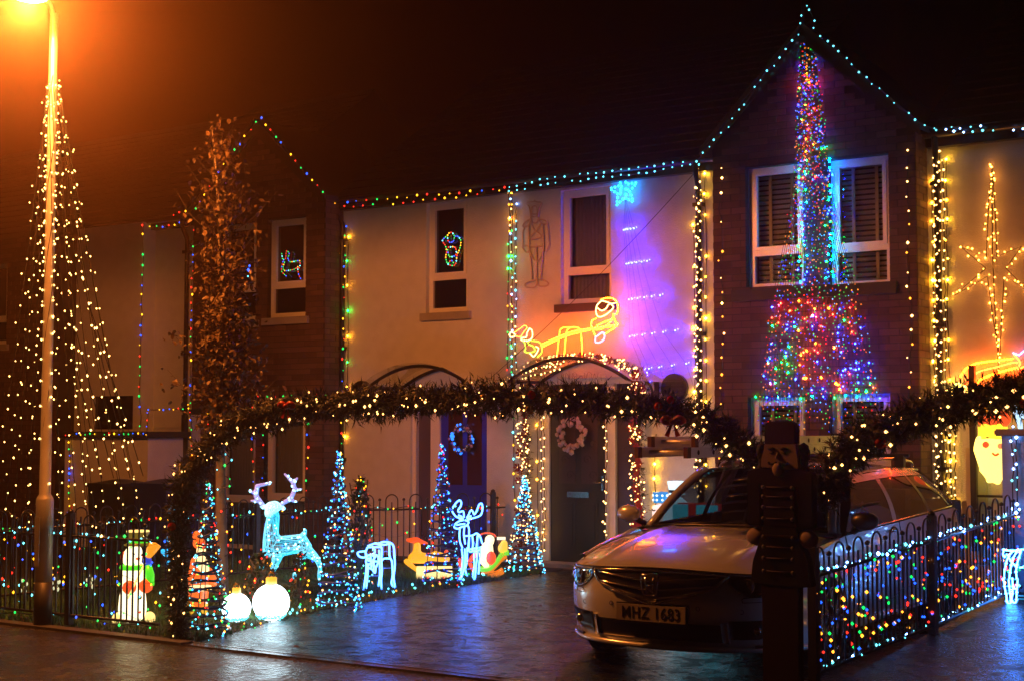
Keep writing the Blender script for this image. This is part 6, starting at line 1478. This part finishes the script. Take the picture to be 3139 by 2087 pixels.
    # wheels over black discs that paint in the shade of the arch openings
    for yy in (.98, 3.69):
        bm = BM()
        n = 24; c_ = Vector((s * (side_x(yy, .4) + .004), yy, .33)); V = [bm.verts.new(c_ + Vector((0, math.cos(t * 2 * math.pi / n) * .355, math.sin(t * 2 * math.pi / n) * .355))) for t in range(n)]; bm.faces.new(V)
        tube(bm, [v.co + Vector((0, 0, 0)) for v in V], .012, 5, closed=True); obj('arch_shade_disc', bm, blk, car)
        wh = bpy.data.objects.new('wheel', None); C.objects.link(wh); wh.parent = car; wh.location = (s * .80, yy, .325)
        bm = BM(); tube(bm, [(s * -.09, 0, 0), (s * -.07, 0, 0), (s * .08, 0, 0), (s * .115, 0, 0)], [.27, .322, .322, .29], 28); obj('tyre', bm, tyre, wh)
        bm = BM(); tube(bm, [(s * .09, 0, 0), (s * .118, 0, 0)], [.225, .225], 28, cap=True)
        obj('rim_back', bm, blk, wh)
        bm = BM(); tube(bm, [(s * .123, math.cos(t * .262) * .222, math.sin(t * .262) * .222) for t in range(24)], .012, 5, closed=True)
        for k in range(7):
            a = k * 2 * math.pi / 7
            tube(bm, [(s * .13, math.cos(a) * .03, math.sin(a) * .03), (s * .122, math.cos(a + .09) * .22, math.sin(a + .09) * .22)], .017, 5); tube(bm, [(s * .13, math.cos(a) * .03, math.sin(a) * .03), (s * .122, math.cos(a - .12) * .22, math.sin(a - .12) * .22)], .013, 5)
        ball(bm, (s * .13, 0, 0), .045, sub=2, sc_=(.4, 1, 1)); obj('rim', bm, alloy, wh)
    # mirrors
    mr = BM(); ball(mr, (s * .975, 1.53, .985), .105, sub=3, sc_=(1.0, .55, .66)); mo = obj('door_mirror', mr, paint if s < 0 else blk, car)
    bm = BM(); tube(bm, [(s * .86, 1.60, .90), (s * .93, 1.56, .94)], .025, 6); obj('mirror_arm', bm, blk, mo)
bm = BM(); grid(bm, lambda u, v: Vector((( u * 2 - 1) * (.80 - .26 * v), 4.66 - .50 * v, 1.00 + .32 * v)), 10, 4); obj('rear_window', bm, carglass, car)
# floor and cabin
bm = BM(); box(bm, -.80, .80, .45, 4.6, .20, .26); obj('underbody', bm, blk, car)
bm = BM(); box(bm, -.74, .74, 1.45, 1.75, .76, .93); bmesh.ops.bevel(bm, geom=bm.edges[:], offset=.05, segments=3, affect='EDGES'); obj('dashboard', bm, inter, car)
for x in (-.37, .37):
    bm = BM(); box(bm, x - .24, x + .24, 2.45, 2.62, .50, 1.14); bmesh.ops.bevel(bm, geom=bm.edges[:], offset=.06, segments=3, affect='EDGES'); b3 = BM(); box(bm, x - .12, x + .12, 2.50, 2.60, 1.15, 1.28); obj('front_seat', bm, inter, car); b3.free()
bm = BM(); box(bm, -.70, .70, 3.35, 3.5, .5, 1.15); obj('rear_seat', bm, inter, car)
bm = BM(); tube(bm, [(.37 + math.cos(t * .33) * .18, 1.86 + math.sin(t * .33) * .05, .96 + math.sin(t * .33) * .17) for t in range(19)], .014, 6, closed=True); obj('steering_wheel', bm, inter, car)
bm = BM(); box(bm, -.10, .10, 1.98, 2.0, 1.21, 1.27); obj('rear_view_mirror', bm, blk, car)
# front details
gt_ = lambda x: min(zh0(x) - .018, .70); gb_ = lambda x: .472 + .12 * (abs(x) / .44) if abs(x) < .44 else .592 + (abs(x) - .44) * 1.1
grille = patch('grille', -.52, .52, gb_, gt_, .008, blk, nu=32, nv=6)
gc = BM()
tube(gc, [(x, F(x, gb_(x)) - .014, gb_(x)) for x in [-.52 + 1.04 * k / 32 for k in range(33)]], .012, 6); tube(gc, [(x, F(x, gt_(x)) - .014, gt_(x)) for x in [-.52 + 1.04 * k / 32 for k in range(33)]], .010, 6)
obj('chrome_surround', gc, chrome, grille)
for zo, hw_ in ((.665, .46), (.605, .43), (.55, .33)):
    bm = BM(); tube(bm, [(x, F(x, zo - .05 * (1 - abs(x) / hw_) ** 1) - .022, zo - .045 * (1 - abs(x) / hw_)) for x in [-hw_ + 2 * hw_ * k / 20 for k in range(21)]], .0085, 5); obj('grille_bar', bm, chrome, grille)
# emblem: framed H
bm = BM(); yE = F(0, .60) - .05; sq = [(-.062, .070), (0, .074), (.062, .070), (.060, 0.0), (.046, -.062), (0, -.068), (-.046, -.062), (-.060, 0)]
tube(bm, curve([Vector((x, yE, .60 + z)) for x, z in sq + sq[:1]], 3)[:-1], .0065, 6, closed=True)
for s in (-1, 1): tube(bm, [(s * .034, yE, .60 + .054), (s * .024, yE, .60), (s * .022, yE, .60 - .050)], [.010, .007, .009], 6)
tube(bm, [(-.024, yE, .597), (.024, yE, .597)], .007, 6); obj('emblem', bm, chrome, grille)
# headlights
for s in (-1, 1):
    ht_ = lambda x: zh0(x) - .012; hb_ = lambda x: .635 - .105 * math.sin(math.pi * min(1, max(0, (abs(x) - .50) / .34))) * .9 if abs(x) < .84 else .635
    hl_ = patch('headlight', s * .515, s * .91, lambda x: min(hb_(x) - .02 * (abs(x) - .5), ht_(x) - .002), ht_, .004, mat('headlight_housing', (.05, .05, .055), .25, metal=.6) if 'headlight_housing' not in bpy.data.materials else bpy.data.materials['headlight_housing'], nu=14, nv=5)
    patch('lens', s * .515, s * .91, lambda x: min(hb_(x) - .02 * (abs(x) - .5), ht_(x) - .002), ht_, .022, lensm, hl_, nu=14, nv=5)
    for xo, r_ in ((.63, .042), (.74, .034)):
        zc = (hb_(s * xo) + ht_(s * xo)) / 2; bm = BM(); ball(bm, (s * xo, F(xo, zc) + .01, zc), r_, sub=2, sc_=(1, .4, 1)); tube(bm, [(s * xo + math.cos(t * .4) * r_ * 1.15, F(xo, zc) - .006, zc + math.sin(t * .4) * r_ * 1.15) for t in range(16)], .005, 4, closed=True); obj('reflector', bm, chrome, hl_)
# plate
plb = BM(); box(plb, -.26, .26, -.012, 0, -.0555, .0555); pl = obj('number_plate', plb, plate, car); pl.location = (0, F(0.12, .41) - .022, .408)
tcu = bpy.data.curves.new('plate_lettering', 'FONT'); tcu.body = 'MHZ 1683'; tcu.size = .105; tcu.align_x = 'CENTER'; tcu.align_y = 'CENTER'; tcu.extrude = .001; tcu.offset = .0002; tcu.space_character = 1.08
to = bpy.data.objects.new('plate_lettering', tcu); C.objects.link(to); dg = bpy.context.evaluated_depsgraph_get(); me = bpy.data.meshes.new_from_object(to.evaluated_get(dg)); bpy.data.objects.remove(to)
lt = new_obj('plate_lettering', me, blk, pl); lt.location = (0, -.0135, -.002); lt.rotation_euler = (math.pi / 2, 0, 0)
wl = max(v.co.x for v in me.vertices) - min(v.co.x for v in me.vertices); lt.scale = (.435 / wl, .080 / (max(v.co.y for v in me.vertices) - min(v.co.y for v in me.vertices)), 1)
bm = BM(); box(bm, -.268, .268, .0015, .012, -.064, .064); obj('plate_holder', bm, blk, pl)
# lower intake, fog pods, lip
patch('lower_intake', -.47, .47, lambda x: .228, lambda x: .352 - .01 * abs(x), .007, blk, nu=20, nv=3)
for s in (-1, 1):
    fp = patch('fog_pod', s * .52, s * .84, lambda x: .25 + .02 * (abs(x) - .5) + (.12 * max(0, abs(x) - .70) / .14), lambda x: .375 + .03 * (abs(x) - .5), .007, blk, nu=10, nv=3)
    bm = BM(); c_ = (s * .68, F(.68, .315) - .018, .315); ball(bm, c_, .032, sub=2, sc_=(1, .5, 1)); obj('fog_light', bm, chrome, fp)
    patch('intake_strake', s * .475, s * .515, lambda x: .225, lambda x: .365, .020, paint, nu=2, nv=3)
    patch('bumper_corner_vent', s * .66, s * .86, lambda x: .185, lambda x: .212, .01, blk, nu=6, nv=1, fy=lambda x, z: F(x, z) - .02)
lipb = BM(); tube(lipb, [(x, F(x, .19) - .012, .175 + .01 * abs(x)) for x in [-.92 + 1.84 * k / 40 for k in range(41)]], .022, 6); obj('front_lip', lipb, paint, car)
bm = BM(); tube(bm, [(x, F(x, zh0(x)) - .003, zh0(x) + .001) for x in [-.80 + 1.6 * k / 40 for k in range(41)]], .0045, 4); obj('bonnet_gap', bm, blk, car)
for s in (-1, 1):
    bm = BM(); tube(bm, curve([(s * .66 + dx, F(.7, .52) - .0 + (abs(.66 + s * dx) - .7) * .9, .52 + dz) for dx, dz in ((-.05, -.018), (.05, -.014), (.055, .016), (-.045, .012), (-.05, -.018))], 3), .003, 4); obj('washer_cover', bm, blk, car)
bm = BM()
for x, z in ((.33, .455), (-.33, .455), (.60, .44), (-.60, .44)): tube(bm, [(x + math.cos(t * .5) * .014, F(x, z) - .003, z + math.sin(t * .5) * .014) for t in range(13)], .0022, 4, closed=True)
obj('parking_sensor', bm, blk, car)['kind'] = 'stuff'
for k, (x0_, x1_) in enumerate(((-.62, .0), (-.05, .58))):
    bm = BM(); tube(bm, [Vector(ws((x0_ / .79 + 1) / 2, .02)) + Vector((0, -.02, .01)), Vector(ws((x1_ / .79 + 1) / 2, .06)) + Vector((0, -.02, .015))], .008, 5); obj('wiper', bm, blk, car)
for yy in (2.60, 3.60):
    bm = BM(); tube(bm, [(-.66, yy, 1.432), (.66, yy, 1.432)], .016, 8); obj('roof_bar', bm, blk, car)
    for s in (-1, 1):
        bm = BM(); box(bm, s * .58 - .04, s * .58 + .04, yy - .03, yy + .03, 1.33, 1.432); obj('bar_foot', bm, blk, car)
# ladders on the roof
lal = mat('ladder_aluminium', (.62, .62, .64), .4, metal=.5, bump=.1, scale=50, vary=.2); hole = mat('dark_rung_hole', (.01, .01, .01), .8); capm = mat('orange_brown_ladder_foot', (.10, .035, .015), .6)
def car_w(p): return cb + Matrix.Rotation(R(1.5), 3, 'Z') @ Vector(p)
def ladder(label, x0_, y0_, y1_, z, w_=.40):
    root = thing('roof_ladder', label, 'ladder', car_w((x0_, y0_, z)), R(1.5), 'ladders tied on the car roof'); Ln = y1_ - y0_
    for x in (0, w_):
        bm = BM(); box(bm, x - .012, x + .012, 0, Ln, 0, .068); box(bm, x - .0135, x + .0135, 0, Ln, .060, .072); box(bm, x - .0135, x + .0135, 0, Ln, -.004, .006); st = obj('stile', bm, lal, root)
        bm = BM(); box(bm, x - .016, x + .016, -.02, .04, -.006, .074); obj('end_cap', bm, capm, st)
    y = .17
    me_ = None
    while y < Ln:
        if me_ is None:
            bm = BM(); tube(bm, [(-.014, 0, 0), (w_ + .014, 0, 0)], .0165, 10); o = obj('rung', bm, hole if False else lal, root); me_ = o
            bm = BM(); tube(bm, [(w_ + .0136, 0, 0), (w_ + .0150, 0, 0)], .019, 10); tube(bm, [(-.0150, 0, 0), (-.0136, 0, 0)], .019, 10); hh_ = obj('rung_end', bm, hole, o)
        else:
            o = me_.copy(); C.objects.link(o); o.parent = root; h2 = hh_.copy(); C.objects.link(h2); h2.parent = o
        o.location = (0, y, .034); y += .26
    return root
ladder('lower aluminium ladder of the pair lying on the car roof bars', -.46, .70, 3.8, 1.453, .40)
ladder('upper aluminium ladder of the pair lying on the car roof bars', -.43, .85, 3.9, 1.53, .36)
# ================================================================= NUTCRACKER BOARD
nc = PD(1806, 1300, 8.75); nc.z = 0; ang = R(-9)
root = thing('nutcracker_board', 'tall dark painted wooden nutcracker soldier standing before the car bonnet', 'nutcracker', nc, ang); kk = 8.75 / FPX; zb = EYE + (990 - 0) * 0
N_ = lambda zx, zy, y=0: Vector(((1690 + zx * .3866 - 1806) * kk * 1.12, y, EYE - (961.5 + zy * .3866 - 990) * kk))
def slab(pts, th, nm, m, y=0.0, parent=None, bev=.006):
    bm = BM(); V = [bm.verts.new(N_(zx, zy, y - th)) for zx, zy in pts]; f = bm.faces.new(V)
    if f.normal.y > 0: pass
    r = bmesh.ops.extrude_face_region(bm, geom=[f]); bmesh.ops.translate(bm, verts=[v for v in r['geom'] if isinstance(v, bmesh.types.BMVert)], vec=(0, th, 0)); bmesh.ops.recalc_face_normals(bm, faces=bm.faces[:])
    if bev: bmesh.ops.bevel(bm, geom=bm.edges[:], offset=bev, segments=2, affect='EDGES')
    return obj(nm, bm, m, parent or root)
dr1 = mat('dark_red_coat_paint', (.010, .003, .003), .8, spec=.12); dk = mat('black_wood_paint', (.004, .004, .004), .8, spec=.12); skin = mat('pale_face_paint', (.19, .14, .14), .7, vary=.15); hatm = mat('maroon_hat_paint', (.016, .006, .008), .8, spec=.15); fur = mat('black_fur', (.004, .004, .004), .9); brass = mat('dull_brass_button', (.06, .05, .03), .5)
slab([(212, 158), (210, 60), (218, 30), (240, 22), (300, 18), (370, 20), (396, 35), (405, 60), (406, 158)], .05, 'hat', hatm)
slab([(212, 150), (406, 150), (420, 220), (425, 300), (340, 305), (260, 300), (186, 296), (190, 240), (205, 190)], .05, 'head', skin, .0)
bm = BM(); ball(bm, N_(296, 305, -.055), .036, sub=2, sc_=(1, .5, 1.15)); obj('beard', bm, skin, root)
bm = BM()
for s in (-1, 1):
    for j in range(6): ball(bm, N_(300 + s * (128 + 8 * math.sin(j * 1.3)), 180 + j * 25), .036, sub=1)
obj('curled_hair', bm, fur, root)['kind'] = 'stuff'
bm = BM()
for s in (-1, 1):
    tube(bm, [N_(298 + s * 18, 186, -.053), N_(298 + s * 35, 178, -.054), N_(298 + s * 60, 184, -.053)], .006, 5)
    tube(bm, curve([N_(298 + s * 8, 262, -.055), N_(298 + s * 30, 272, -.055), N_(298 + s * 50, 275, -.055), N_(298 + s * 60, 262, -.055)], 3), .006, 5)
    tube(bm, [N_(298 + s * 22, 205, -.052), N_(298 + s * 50, 207, -.052)], .004, 4)
obj('painted_feature', bm, fur, root)
bm = BM(); tube(bm, [N_(296, 205, -.050), N_(295, 240, -.056)], [.006, .011], 6); obj('nose', bm, skin, root)
slab([(100, 320), (180, 300), (300, 312), (420, 300), (500, 325), (505, 400), (398, 410), (400, 640), (200, 640), (196, 410), (100, 400)], .06, 'coat', dr1, .01)
for s, (a0, a1) in ((-1, (100, 185)), (1, (415, 505))):
    slab([(a0, 380), (a1, 380), (a1 + 2, 640), (a0 + 4, 640)], .055, 'sleeve', dk, .0)
    bm = BM(); ball(bm, N_((a0 + a1) / 2 - s * 4 - 6 * (s < 0), 708, -.02), .058, sub=2, sc_=(1.25, .55, .95)); obj('mitten', bm, skin, root)
slab([(196, 640), (402, 640), (430, 740), (470, 830), (490, 980), (400, 992), (200, 992), (115, 975), (130, 850), (170, 740)], .06, 'coat_skirt', dk, .01)
slab([(196, 690), (404, 690), (404, 704), (196, 704)], .07, 'belt', dr1, .0, bev=.003)
slab([(182, 985), (412, 985), (410, 1500), (410, 1800), (184, 1800), (184, 1500)], .055, 'leg', dr1, .01)
slab([(160, 1700), (440, 1700), (440, 1806), (160, 1806)], .20, 'base_block', dk, .06)
bs_ = None
for y_ in (410, 466, 528, 595, 702, 762, 828, 905):
    for x_ in (210, 389):
        if bs_ is None:
            bm = BM(); ball(bm, (0, 0, 0), .013, sub=2, sc_=(1, .5, 1)); bs_ = obj('button', bm, brass, root)
        else: 
            b2 = bs_.copy(); C.objects.link(b2); b2.parent = root; bs_ = b2
        bs_.location = N_(x_, y_, -.066)
    bm = BM(); tube(bm, [N_(222, y_, -.054), N_(378, y_, -.054)], .005, 4); obj('braid', bm, mat('red_braid_paint', (.02, .005, .005), .8) if 'red_braid_paint' not in bpy.data.materials else bpy.data.materials['red_braid_paint'], root)
